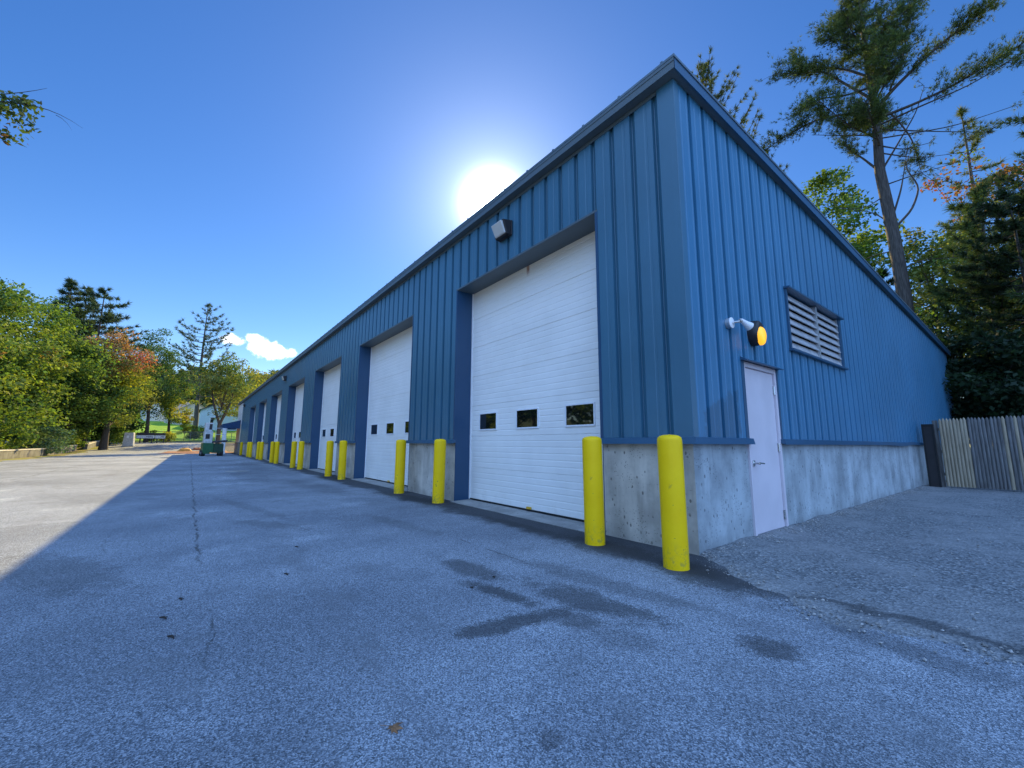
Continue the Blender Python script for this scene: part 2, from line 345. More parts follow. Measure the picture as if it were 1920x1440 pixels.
def loose_stones():
    rg=np.random.default_rng(4); P=[]
    for n,f in ((2600,lambda:(abs(rg.normal(0,.12)),rg.uniform(-.02,11.0))),(900,lambda:(rg.uniform(.02,3.2),None)),(2600,lambda:(rg.uniform(0,4.5),rg.uniform(-.5,6)))):
        for _ in range(n):
            x,y=f()
            if y is None:
                e=-.75*min(1,x/1.15)+.22*max(0,min(1,(x-1.2)/.9)) if x<2.2 else -.53
                y=e+rg.normal(.05,.13)
            if abs(x)<.03 : x=.03
            P.append((x,y))
    P=np.array(P); n=len(P); s=.003+.010*rg.random(n)**3
    base=np.array([(1,0,0),(-1,0,0),(0,1,0),(0,-1,0),(0,0,1),(0,0,-1)],float); F=[(0,2,4),(2,1,4),(1,3,4),(3,0,4),(2,0,5),(1,2,5),(3,1,5),(0,3,5)]
    V=base[None]*(.6+.8*rg.random((n,6,1)))*s[:,None,None]*np.array([1,1,.7]); a=rg.random(n)*6.28
    c,q=np.cos(a)[:,None],np.sin(a)[:,None]; V=np.stack([V[...,0]*c-V[...,1]*q,V[...,0]*q+V[...,1]*c,V[...,2]],-1)
    zz=.012+.03*np.exp(-P[:,0]/.25); V+=np.concatenate([P,zz[:,None]],1)[:,None,:]
    me=bpy.data.meshes.new('loose_gravel'); 
    faces=[tuple(i*6+k for k in f) for i in range(n) for f in F]; me.from_pydata(V.reshape(-1,3).tolist(),[],faces)
    g=.12+.40*rg.random(n)**1.4; tint_attr(me,np.stack([g,g*.975,g*.94],1),6); me.materials.append(M['stone_small'])
    o=bpy.data.objects.new('loose_gravel',me); COL.objects.link(o); tag(o,'loose pale grey gravel scattered along the side wall and asphalt edge','gravel',kind='stuff')
loose_stones()
# ------------------------------------------------------------------ the blue garage building
ZT=1.065; ZE=5.0; ZD=3.956; YE=18.26; XF=-45.8; DR=.351
def ztop(y): return ZE-.033*y
RR=[-1.143,-6.62,-12.357,-18.066,-23.83,-29.60,-35.36]; LL=[-4.598,-10.421,-16.07,-21.818,-27.55,-33.29,-39.02]
G=empty('blue_garage',label='long blue ribbed steel garage building with seven white overhead doors',cat='garage')
PITCH=.3048
def profile(a,b,off,pat=None):
    """corrugation polyline t->depth between a and b (depth 0 = face, + = into the wall)"""
    pts=[(-.10,0.),( .062,0.),(.072,.003),(.100,.003),(.110,0.),(.150,0.),(.168,.034),(.204,.034)]
    out=[]; k0=int(math.floor((a-off)/PITCH))-1; k1=int(math.ceil((b-off)/PITCH))+1
    pat=pat or [(0.,0.),(.040,0.),(.046,.003),(.074,.003),(.080,0.),(.146,0.),(.151,.044),(.158,.047),(.222,.002),(.226,0.),(.300,0.)]
    for k in range(k0,k1+1):
        for t,d in pat: out.append((off+k*PITCH+t,d))
    out=sorted(out)
    def at(x):
        for (p,d),(q,e) in zip(out,out[1:]):
            if p<=x<=q and q>p: return d+(e-d)*(x-p)/(q-p)
        return 0
    return [(a,at(a))]+[(x,d) for x,d in out if a+1e-5<x<b-1e-5]+[(b,at(b))]
SP=[(-.0824,0.),(-.045,0.),(-.038,.004),(-.008,.004),(-.001,0.),(.082,0.),(.089,.004),(.119,.004),(.126,0.),(.146,0.),(.154,.062),(.200,.062),(.2100,0.)]
def build_walls():
    b=MB()
    edges=[0.0]
    for r,l in zip(RR,LL): edges+=[r,l]
    edges.append(XF)
    def strip(x0,x1,z0,z1):
        p=profile(x0,x1,-.12)
        for (a,d),(c,e) in zip(p,p[1:]): b.poly([(a,d,z0),(c,e,z0),(c,e,z1),(a,d,z1)])
    for i in range(0,len(edges),2): strip(edges[i+1],edges[i]-(.0 if i else .06),ZT,ZE+.02)
    for r,l in zip(RR,LL): strip(l,r,ZD,ZE+.02)
    b.build('front_wall',M['blue'],G)
    b=MB()
    def sstrip(y0,y1,z0,z1=None):
        p=profile(y0,y1,.0096-.1524-.03+PITCH,SP)
        for (a,d),(c,e) in zip(p,p[1:]):
            b.poly([(-d,a,z0),(-e,c,z0),(-e,c,z1 if z1 else ztop(c)+.02),(-d,a,z1 if z1 else ztop(a)+.02)])
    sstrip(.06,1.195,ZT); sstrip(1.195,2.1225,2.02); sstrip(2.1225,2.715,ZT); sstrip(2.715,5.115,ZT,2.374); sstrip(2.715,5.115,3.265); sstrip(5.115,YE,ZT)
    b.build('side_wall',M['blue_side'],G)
    b=MB()
    b.poly([(XF,YE,0),(0,YE,0),(0,YE,ztop(YE)),(XF,YE,ztop(YE))]); b.poly([(XF,0.04,0),(XF,YE,0),(XF,YE,ztop(YE)),(XF,.04,ZE)])
    b.build('rear_wall',M['blue'],G)
    # inner lining so that nothing shines through
    b=MB(); b.poly([(XF,.5,0),(-.3,.5,0),(-.3,.5,ZE-.05),(XF,.5,ZE-.05)]); b.poly([(-.35,.5,0),(-.35,YE-.1,0),(-.35,YE-.1,4.2),(-.35,.5,4.9)])
    b.build('inner_lining',M['dark'],G)
    # foundation
    b=MB(); t=.03
    for i in range(0,len(edges),2):
        x1=edges[i]-(t if i==0 else .0); x0=edges[i+1]
        b=MB(); b.box(x0,x1,t,.34,-.3,ZT-.012); b.build('foundation_pier',M['concrete'],G)
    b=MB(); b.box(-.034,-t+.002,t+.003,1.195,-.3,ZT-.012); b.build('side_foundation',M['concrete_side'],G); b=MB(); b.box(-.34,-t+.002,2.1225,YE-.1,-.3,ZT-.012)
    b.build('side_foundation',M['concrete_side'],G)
    # base trim (drip flashing) under the cladding
    b=MB()
    def ft(x0,x1):
        b.hexa([(x0,-.055,ZT-.03),(x1,-.055,ZT-.03),(x1,.028,ZT-.008),(x0,.028,ZT-.008),(x0,-.040,ZT+.035),(x1,-.040,ZT+.035),(x1,.002,ZT+.04),(x0,.002,ZT+.04)])
    for i in range(0,len(edges),2):
        b=MB(); ft(edges[i+1]-.03,edges[i]+(.03 if i else -.0)); b.build('base_trim',M['blue_trim'],G)
    b=MB()
    def sd(y0,y1,wob=False):
        ys=[y0+(y1-y0)*k/ (40 if wob else 1) for k in range((40 if wob else 1)+1)]
        w=lambda y:(-.022*math.exp(-((y-8.6)/.7)**2)+.015*math.exp(-((y-9.9)/.5)**2)) if wob else 0
        for a,c in zip(ys,ys[1:]):
            b.hexa([(-.028,a,ZT-.008),(.055,a,ZT-.03+w(a)),(.055,c,ZT-.03+w(c)),(-.028,c,ZT-.008),(-.002,a,ZT+.04),(.040,a,ZT+.035+w(a)),(.040,c,ZT+.035+w(c)),(-.002,c,ZT+.04)])
    sd(0.0,1.215); b.build('base_trim',M['blue_trim'],G); b=MB(); sd(2.10,YE,True); b.build('base_trim',M['blue_trim'],G); b=MB()
    b.hexa([(.0,-.0551,ZT-.03),(.0551,-.0551,ZT-.03),(.0551,.0,ZT-.03),(.0,.0,ZT-.03),(.0,-.0401,ZT+.035),(.0401,-.0401,ZT+.035),(.0401,.0,ZT+.035),(.0,0,ZT+.035)])
    b.build('trim_corner',M['blue_trim'],G)
    b=MB()   # corner trim: wide flat on the front, narrow on the side
    b.box(-.20,.006,-.007,.0005,ZT+.036,ZE); b.box(-.002,.0065,.0006,.085,ZT+.036,ZE)
    b.build('corner_trim',M['blue'],G,bevel=.002)
    # dark header trim below the eave
    b=MB(); b.box(XF,-.21,-.008,-.0005,ZE-.05,ZE-.002); b.build('eave_closure',M['eave'],G)
    # roof, fascias, soffit
    o1,o2=.12,.09; b=MB()
    zr=lambda y:ztop(y)+.14
    b.hexa([(XF-.02,-o1-.01,ZE+.125),(o2+.01,-o1-.01,ZE+.125),(o2+.01,YE+.3,ztop(YE+.3)+.1),(XF-.02,YE+.3,ztop(YE+.3)+.1),(XF-.02,-o1-.01,ZE+.155),(o2+.01,-o1-.01,ZE+.155),(o2+.01,YE+.3,ztop(YE+.3)+.14),(XF-.02,YE+.3,ztop(YE+.3)+.14)])
    x=-.05
    while x>XF:
        b.box(x-.014,x+.014,-o1-.011,-o1+.06,ZE+.15,ZE+.172); b.hexa([(x-.02,-o1+.061,ZE+.15),(x+.02,-o1+.061,ZE+.15),(x+.02,YE+.28,ztop(YE)+.12),(x-.02,YE+.28,ztop(YE)+.12),(x-.02,-o1+.061,ZE+.18),(x+.02,-o1+.061,ZE+.18),(x+.02,YE+.28,ztop(YE)+.16),(x-.02,YE+.28,ztop(YE)+.16)])
        x-=.575
    b.build('roof',M['roof'],G)
    b=MB(); b.box(XF,o2,-o1,-o1+.012,ZE,ZE+.124); b.box(XF,o2,-o1-.006,-o1-.001,ZE+.085,ZE+.1235); b.build('eave_fascia',M['eave'],G)
    b=MB()
    b.hexa([(o2-.012,-o1+.013,ZE),(o2,-o1,ZE),(o2,YE+.28,ztop(YE+.3)-.03),(o2-.012,YE+.28,ztop(YE+.3)-.03),(o2-.012,-o1+.013,ZE+.124),(o2,-o1,ZE+.124),(o2,YE+.28,ztop(YE+.3)+.098),(o2-.012,YE+.28,ztop(YE+.3)+.098)])
    b.build('rake_fascia',M['blue_trim'],G)
    b=MB(); b.box(XF,o2-.013,-o1+.013,.05,ZE+.004,ZE+.016)
    b.hexa([(.0,.0501,ZE+.004),(o2-.013,.0501,ZE+.004),(o2-.013,YE+.2,ztop(YE)+.0),(0,YE+.2,ztop(YE)),(0,.0501,ZE+.016),(o2-.013,.0501,ZE+.016),(o2-.013,YE+.2,ztop(YE)+.012),(0,YE+.2,ztop(YE)+.012)])
    b.build('soffit',M['eave'],G)
build_walls()
ORD=['first','second','third','fourth','fifth','sixth','seventh']
def overhead_door(i,l,r):
    # deep blue surround
    b=MB(); T=.004
    for q in (0,1):
        b=MB()
        if q==0: b.box(l-.035,l+T,-.006,DR+.02,ZT+.036,ZD); b.box(l-.004,l+T,.026,DR+.02,0,ZT+.0359)
        else: b.box(r-T,r+.035,-.006,DR+.02,ZT+.036,ZD); b.box(r-T,r+.004,.026,DR+.02,0,ZT+.0359)
        b.build('door_jamb',M['blue_jamb'],G)
    b=MB(); b.box(l-.035,r+.035,-.0065,DR+.02,ZD+.0005,ZD+.03); b.build('door_header',M['eave'],G)
    b=MB(); b.hexa([(l+.005,-.06,-.2),(r-.005,-.06,-.2),(r-.005,DR+.1,-.2),(l+.005,DR+.1,-.2),(l+.005,-.06,.012),(r-.005,-.06,.012),(r-.005,DR+.1,.022),(l+.005,DR+.1,.022)]); b.build('door_sill',M['sill'],G)
    # sectional curtain with grooves
    b=MB(); z0=.045; ns=7; hs=(ZD+.02-z0)/ns; prof=[]
    for k in range(ns):
        a=z0+k*hs; prof+=[(a,.010),(a+.005,.0)]
        for q in range(1,6):
            zc=a+hs*q/6; prof+=[(zc-.012,0),(zc-.006,.003),(zc+.006,.003),(zc+.012,0)]
        prof+=[(a+hs-.005,0),(a+hs-.0005,.010)]
    for (a,d),(c,e) in zip(prof,prof[1:]): b.poly([(l+.005,DR+d,a),(r-.005,DR+d,a),(r-.005,DR+e,c),(l+.005,DR+e,c)])
    D=b.build('overhead_door',M['door_white'],G)
    w=r-l
    for fx in (.115,.43,.755):
        x0=l+w*(fx-.02); x1=x0+.51; zz0,zz1=1.292,1.562
        f=MB(); t=.024
        for q in ((x0-t,x1+t,zz0-t,zz0),(x0-t,x1+t,zz1,zz1+t),(x0-t,x0,zz0,zz1),(x1,x1+t,zz0,zz1)): f.box(q[0],q[1],DR-.016,DR+.01,q[2],q[3])
        f.build('window_frame',M['white_trim'],D,bevel=.004)
        g=MB(); tl=random.uniform(-.003,.003); g.poly([(x0,DR-.004+tl,zz0),(x1,DR-.004-tl,zz0),(x1,DR-.004-tl*.5,zz1),(x0,DR-.004+tl,zz1)]); g.build('window_pane',M['glass'],D)
    s=MB(); s.box(l+.006,r-.006,DR-.01,DR+.03,.0225,.046); s.build('bottom_seal',M['rubber'],D)
    
    for xa,xb in ((l+.005,l+.03),(r-.03,r-.005)): s=MB(); s.box(xa,xb,DR-.02,DR-.001,.03,ZD); s.build('weather_strip',M['white_trim'],D)
    s=MB(); xc=(l+r)/2; s.box(xc-.05,xc+.05,DR-.03,DR-.006,.05,.085); s.box(xc-.035,xc+.035,DR-.045,DR-.0305,.056,.066); s.build('lift_handle',plainY,D,bevel=.003)
    return D
plainY=plain('yellow_latch',(.6,.36,.03),.5)
for i,(l,r) in enumerate(zip(LL,RR)): overhead_door(i,l,r)
# entry door in the side wall
def entry():
    y0,y1=1.195,2.1225; zt=2.0; X0=-.06
    b=MB(); t=.048
    b.box(-.30,-.004,y0,y0+t,0.0,zt+.0); b.box(-.30,-.004,y1-t,y1,0.0,zt); b.box(-.30,-.0045,y0+t,y1-t,zt-t-.012,zt)
    F=b.build('door_frame',M['entry'],G,bevel=.003)
    b=MB(); b.box(X0-.045,X0+.03,y0+t+.004,y1-t-.004,.035,zt-t-.018); D=b.build('entry_door',M['entry'],G,bevel=.003)
    D['label']='pale lilac grey steel entry door'
    b=MB(); b.lathe([(.032,-.03),(.034,-.026),(.034,-.016),(.02,-.012),(.013,-.01),(.012,.035),(.016,.045),(.0,.047)],(.03-.03+.0,y0+t+.075,.82),'x',18)
    b.tube([(.035,y0+t+.075,.82),(.04,y0+t+.11,.822),(.04,y0+t+.20,.815)],[.011,.011,.009],10); b.build('lever_handle',M['chrome'],D,smooth=True)
    for z in (.18,1.0,1.72):
        b=MB(); b.tube([(.004-.02,y1-t-.006,z-.055),(.004-.02,y1-t-.006,z+.055)],.009,10); b.box(-.0295,-.024,y1-t-.03,y1-t+.012,z-.052,z+.052); b.build('hinge',M['chrome'],D)
    b=MB(); b.box(-.30,.03,y0,y1,-.05,.028); b.build('threshold',M['sill'],G)
    b=MB(); b.hexa([(-.003,y0-.075,zt+.005),(.075,y0-.075,zt-.01),(.075,y1+.075,zt-.01),(-.003,y1+.075,zt+.005),(-.003,y0-.075,zt+.045),(.075,y0-.075,zt+.0),(.075,y1+.075,zt+.0),(-.003,y1+.075,zt+.045)]); b.build('drip_cap',M['blue_trim'],G)
    
    for ya,yb in ((y0-.07,y0-.0005),(y1+.0005,y1+.035)): b=MB(); b.box(-.05,.006,ya,yb,ZT-.005,zt); b.build('door_side_trim',M['blue_trim'],G)
    b=MB(); b.poly([(-.2,y0,0),(-.2,y1,0),(-.2,y1,zt),(-.2,y0,zt)]); b.build('door_backing',M['dark'],G)
entry()
def louver():
    y0,y1,z0,z1=2.715,5.115,2.374,3.265
    b=MB(); b.box(-.20,.02,y0-.03,y0+.02,z0,z1); b.box(-.20,.02,y1-.06,y1+.03,z0,z1)
    b.hexa([(-.2,y0-.05,z1-.02),(.075,y0-.05,z1-.03),(.075,y1+.06,z1-.03),(-.2,y1+.06,z1-.02),(-.2,y0-.05,z1+.03),(.075,y0-.05,z1-.005),(.075,y1+.06,z1-.005),(-.2,y1+.06,z1+.03)])
    b.hexa([(-.2,y0-.05,z0-.03),(.06,y0-.05,z0-.045),(.06,y1+.06,z0-.045),(-.2,y1+.06,z0-.03),(-.2,y0-.05,z0+.02),(.06,y0-.05,z0-.015),(.06,y1+.06,z0-.015),(-.2,y1+.06,z0+.02)])
    V=b.build('louver_vent',M['blue_trim'],G); V['label']='grey slatted louver vent set in the blue side wall'
    b=MB(); n=7; H=(z1-z0-.06)/n; ym=y0+.02+(y1-y0)*.50
    for k in range(n):
        z=z0+.02+H*k
        for a,c in ((y0+.021,ym-.03),(ym+.03,y1-.07)):
            b.hexa([(-.012,a,z),(-.006,a,z+.006),(-.006,c,z+.006),(-.012,c,z),(-.052,a,z+H*.86),(-.046,a,z+H*.86+.006),(-.046,c,z+H*.86+.006),(-.052,c,z+H*.86)])
            b.box(-.013,.004,a,c,z-.008,z+.014)
    b.build('blades',M['louver'],V)
    b=MB(); b.box(-.10,.012,ym-.029,ym+.029,z0+.02,z1-.035); b.build('mullion',M['galv'],V); b=MB(); b.box(-.10,-.004,y1-.0695,y1-.0605,z0+.02,z1-.035); b.build('side_rail',M['galv'],V)
    b=MB(); b.poly([(-.19,y0,z0),(-.19,y1,z0),(-.19,y1,z1),(-.19,y0,z1)]); b.build('backing',M['dark'],V)
louver()
# ------------------------------------------------------------------ lights on the walls
def wall_pack(x,label):
    r=empty('wall_light',(x,-.003,4.50),label=label,cat='wall light',group='dark floodlights under the eave')
    b=MB(); w=.17
    b.hexa([(-w,-.03,-.13),(w,-.03,-.13),(w,0,-.13),(-w,0,-.13),(-w,-.03,.13),(w,-.03,.13),(w,0,.13),(-w,0,.13)])
    b.hexa([(-w*.92,-.11,-.125),(w*.92,-.11,-.125),(w*.95,-.0305,-.128),(-w*.95,-.0305,-.128),(-w*.92,-.19,.10),(w*.92,-.19,.10),(w*.95,-.0305,.128),(-w*.95,-.0305,.128)])
    b.build('housing',M['bronze'],r,bevel=.012)
    b=MB(); b.hexa([(-w*.78,-.135,-.105),(w*.78,-.135,-.105),(w*.8,-.10,-.11),(-w*.8,-.10,-.11),(-w*.78,-.225,.075),(w*.78,-.225,.075),(w*.82,-.18,.085),(-w*.82,-.18,.085)]); b.build('lens',M['lens'],r,bevel=.012)
    return r
wall_pack(-3.03,'dark floodlight with frosted lens above the nearest garage door')
wall_pack(-22.9,'small dark floodlight under the eave halfway along the blue front wall')
wall_pack(-43.9,'tiny dark floodlight at the far end of the blue front wall')
def amber_lamp():
    r=empty('amber_lamp',(.002,1.47,2.365),label='black oval wall lamp with lit amber lens above the entry door',cat='wall light')
    b=MB(); n=28; prof=[]
    def ring(sx,sz,x,dz=0): return [(x,sx*math.cos(2*PI*j/n),dz+sz*math.sin(2*PI*j/n)*(1.0 if math.sin(2*PI*j/n)>0 else 1.0)) for j in range(n)]
    rings=[ring(.115,.15,0),ring(.118,.155,.02),ring(.118,.155,.055),ring(.108,.145,.095,.002),ring(.085,.118,.115,.004)]
    for a in rings: b.v+=a
    for i in range(len(rings)-1):
        for j in range(n): b.f.append((i*n+j,i*n+(j+1)%n,(i+1)*n+(j+1)%n,(i+1)*n+j)); b.m.append(0)
    b.f.append(tuple((len(rings)-1)*n+j for j in range(n))); b.m.append(0)
    b.build('housing',M['bronze'],r,smooth=True)
    b=MB(); n=26; k=0
    R_=[(.100,.0),(.100,.028),(.088,.045),(.06,.056),(.0,.06)]
    for q,(s,x) in enumerate(R_):
        for j in range(n):
            t=2*PI*j/n; wz=s*1.12*math.sin(t); wy=s*.92*math.cos(t)*(1+.18*math.sin(t))
            b.v.append((.090+x,wy,wz-.045))
    for i in range(len(R_)-1):
        for j in range(n): b.f.append((i*n+j,i*n+(j+1)%n,(i+1)*n+(j+1)%n,(i+1)*n+j)); b.m.append(0)
    b.build('lens',M['amber'],r,smooth=True,angle=80)
amber_lamp()
def spot():
    r=empty('security_spotlight',(.002,.86,2.385),label='small white adjustable spotlight on a round plate left of the amber lamp',cat='spotlight')
    b=MB(); b.lathe([(.058,0),(.058,.045),(.056,.046)],axis='x',n=22); b.build('junction_box',M['galv'],r,smooth=True)
    b=MB(); b.lathe([(.062,.0461),(.062,.053),(.05,.058),(.02,.060),(.018,.075),(.0,.076)],axis='x',n=22); b.build('cover_plate',M['white_trim'],r,smooth=True)
    b=MB(); b.tube([(.07,0,0),(.10,.03,.004),(.115,.07,.02)],.013,10); b.tube([(.112,.055,.014),(.118,.075,.022)],.022,10); b.build('swivel_arm',M['galv'],r,smooth=True)
    b=MB(); d=Vector((.25,.80,-.42)).normalized(); p0=Vector((.115,.07,.032))
    b.tube([p0,p0+d*.05,p0+d*.10,p0+d*.135,p0+d*.15],[.02,.028,.036,.048,.050],18); b.build('lamp_holder',M['white_trim'],r,smooth=True)
    b=MB(); b.tube([p0+d*.1501,p0+d*.158],[.043,.04],18); b.build('bulb',M['lens'],r,smooth=True)
spot()
# ------------------------------------------------------------------ bollards
def bollard_mesh():
    b=MB(); prof=[(.105,-.15),(.105,1.06),(.104,1.075),(.098,1.092),(.08,1.105),(.05,1.113),(.0,1.117)]
    prof=prof[:1]+[(.105,.02),(.105,.25),(.105,.6)]+prof[1:]
    b.lathe(prof,n=32); return b
bs=[(.05,-.49,'stout yellow bollard in front of the concrete corner of the building'),(-.93,-.39,'yellow bollard at the right edge of the nearest garage door'),(-4.62,-.28,'yellow bollard at the left edge of the nearest garage door'),(-6.38,-.27,'yellow bollard at the near edge of the second garage door'),
 (-10.55,-.27,'yellow bollard at the far edge of the second garage door'),(-12.02,-.27,'yellow bollard at the near edge of the third garage door'),(-16.3,-.27,'yellow bollard at the far edge of the third garage door')]
for k in range(3,7):
    bs.append((RR[k]+.28,-.27,'yellow bollard at the near edge of the %s garage door from the corner'%ORD[k])); bs.append((LL[k]-(.3 if k<6 else 1.5),-.27,'yellow bollard at the far edge of the %s garage door from the corner'%ORD[k]))
proto=None
for x,y,lab in bs:
    if proto is None: o=proto=bollard_mesh().build('bollard',M['yellow'],smooth=True)
    else: o=proto.copy(); COL.objects.link(o)
    o.location=(x,y,0); o.rotation_euler=(R(random.uniform(-.5,.5)),R(random.uniform(-.5,.5)),random.uniform(0,6)); tag(o,lab,'bollard','yellow bollards along the garage front')
# ------------------------------------------------------------------ picket fence on the right
def fence():
    y=11.0; r=empty('picket_fence',(.38,y,0),label='stockade fence of pale new and weathered grey pickets beside the blue wall',cat='fence')
    new=MB(); old=MB(); rg=random.Random(11); x=0; i=0; w=.0605
    while x<4.6:
        t=new if (i<8 or i in (17,20,27,33,34,48)) else old
        h=1.70+rg.uniform(-.012,.012)+.012*x; rr=w/2*1.04; z0=.045
        lean=rg.uniform(-.004,.004); n=6; k0=len(t.v)
        rings=[(z0,1),(h-.075,1),(h-.03,.62),(h,.12)]
        for z,s in rings:
            for j in range(n+1):
                a=PI+PI*j/n; t.v.append((x+rr+rr*s*math.cos(a)+lean*z,rr*s*math.sin(a)*.9,z))
            t.v.append((x+rr+lean*z,.004,z))
        m_=n+2
        for q in range(len(rings)-1):
            for j in range(m_): t.f.append((k0+q*m_+j,k0+q*m_+(j+1)%m_,k0+(q+1)*m_+(j+1)%m_,k0+(q+1)*m_+j)); t.m.append(0)
        t.f.append(tuple(k0+3*m_+j for j in range(m_))); t.m.append(0)
        x+=w; i+=1
    a=new.build('pale_pickets',M['wood_new'],r,smooth=True,angle=50); a['label']='pale yellow new pickets'
    c=old.build('weathered_pickets',M['wood_old'],r,smooth=True,angle=50); c['label']='weathered grey pickets'
    b=MB()
    for z in (.3,.85,1.4): b=MB(); b.box(-.02,4.6,.006,.05,z,z+.07); b.build('rail',M['wood_old'],r)
    for px in (-.07,2.2,4.5):
        b=MB(); b.box(px-.045,px+.045,.052,.14,-.2,1.66); b.build('post',M['wood_old'],r)
fence()
def dark_gap_standin():  # made-up board, added where the gap by the fence is dark
    r=empty('dark_gap_standin',(.2,10.2,0),label='made-up black board standing in for the dark zone between blue wall and wooden fence',cat='panel')
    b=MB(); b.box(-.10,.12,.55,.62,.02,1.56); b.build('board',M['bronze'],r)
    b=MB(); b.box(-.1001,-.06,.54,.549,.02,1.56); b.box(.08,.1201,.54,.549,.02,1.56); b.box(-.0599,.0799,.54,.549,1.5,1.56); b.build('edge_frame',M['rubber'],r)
dark_gap_standin()
# ------------------------------------------------------------------ small litter on the asphalt
def litter():
    m=plain('dry_leaf',(.20,.10,.045),.8,var=.4,scale=60)
    b=MB(); n=10; pts=[]
    for j in range(n*2):
        a=2*PI*j/(n*2); q=.032*(1 if j%2==0 else .48)*(1+.35*math.cos(a)); pts.append((q*math.cos(a),q*math.sin(a)*.85,.008+.008*math.sin(2*a)))
    for j in range(n*2): b.poly([(0,0,.012),pts[j],pts[(j+1)%(n*2)]])
    b.tube([(-.02,0,.008),(-.055,.006,.003)],.0012,5)
    o=b.build('fallen_leaf',m); o.location=(.535,-3.16,.005); o.rotation_euler=(0,0,.7); tag(o,'curled brown leaf lying on the asphalt in the near foreground','leaf')
    mt=plain('dark_twig',(.03,.022,.018),.9)
    for k,(x,y,rz,l,lab) in enumerate([(-.86,-3.82,.5,.06,'short reddish brown twig on the asphalt nearest the camera at left'),(-1.2,-3.865,.6,.06,'dark pine cone scale beside the asphalt crack'),(-1.52,-3.79,.3,.05,'thin dark twig lying left of the asphalt crack'),(-1.69,-3.14,.3,.06,'dark twig pair piece near the middle of the shaded asphalt'),(-.55,-2.14,.2,.03,'small black chip just left of the oil stain'),(-.65,-1.88,0,.03,'black pebble lying below the nearest garage door sill'),(-2.6,-2.9,.4,.05,'small dark chip out on the open shaded asphalt')]):
        b=MB(); b.tube([(-l/2,0,.005),(0,.004,.009),(l/2,-.002,.005)],[.004,.006,.003],6); b.tube([(0,.004,.009),(l*.25,.015,.008)],[.003,.002],5)
        o=b.build('twig',mt,smooth=True); o.location=(x,y,.004); o.rotation_euler=(0,0,rz); tag(o,lab,'twig','bits of twig on the asphalt')
    b=MB(); b.lathe([(.38,0),(.38,.006),(.30,.012),(.29,.007),(.0,.008)],n=32); o=b.build('manhole_cover',M['sill']); o.location=(-16.3,-2.35,.004); tag(o,'pale round drain cover set in the shaded asphalt','drain cover')
litter()
# ------------------------------------------------------------------ office annex, awning
def annex():
    x1,x0=XF-.01,-50.5; A=empty('office_annex',(x1,0,0),label='pale tan office end beyond the blue garage with a blue awning',cat='building')
    tan=plain('tan_siding',(.66,.58,.45),.8,var=.1); gry=plain('pale_grey_siding',(.72,.71,.69),.7,var=.08); stn=concrete('split_stone',(.30,.28,.25))
    w=x0-x1
    b=MB(); z=ZT
    while z<2.75: b.hexa([(w,-.012,z),(0,-.012,z),(0,.2,z),(w,.2,z),(w,.0,z+.15),(0,0,z+.15),(0,.2,z+.15),(w,.2,z+.15)]); z+=.15
    b.build('lower_wall',tan,A)
    b=MB(); z=2.85
    while z<4.9: b.hexa([(w,-.012,z),(0,-.012,z),(0,.2,z),(w,.2,z),(w,.0,z+.16),(0,0,z+.16),(0,.2,z+.16),(w,.2,z+.16)]); z+=.16
    b.box(w,0,-.02,.2,3.86,3.93); b.build('upper_wall',gry,A)
    b=MB(); b.box(w,0,-.05,.3,-.3,ZT-.02); b.box(w-.04,.0,-.09,.3,ZT-.019,ZT+.03); b.build('stone_base',stn,A)
    b=MB(); b.box(w,0,.21,12,0,4.9); b.build('core_wall',gry,A)
    b=MB(); b.box(w-.1,0,-.12,12,5.0,5.155); b.build('roof',M['roof'],A)
    blue=plain('navy_awning_cloth',(.012,.05,.13),.75,var=.15)
    b=MB(); a0,a1=-.7,w-.2; yo=-1.45
    b.hexa([(a1,yo,2.80),(a0,yo,2.80),(a0,-.02,3.22),(a1,-.02,3.22),(a1,yo,2.83),(a0,yo,2.83),(a0,-.02,3.25),(a1,-.02,3.25)])
    b.box(a1,a0,yo-.012,yo-.002,2.42,2.829)
    for xx in (a0,a1): b.hexa([(xx-.006,yo,2.42),(xx+.006,yo,2.42),(xx+.006,-.02,2.42),(xx-.006,-.02,2.42),(xx-.006,yo,2.799),(xx+.006,yo,2.799),(xx+.006,-.02,3.219),(xx-.006,-.02,3.219)])
    b.build('awning',blue,A)
    b=MB(); b.box(-.98,-.62,-1.40,-1.08,0,2.42); b.box(-1.02,-.58,-1.44,-1.04,0,.16); b.box(-1.0,-.6,-1.42,-1.06,2.30,2.41); b.build('awning_post',M['white_trim'],A,bevel=.01)
annex()
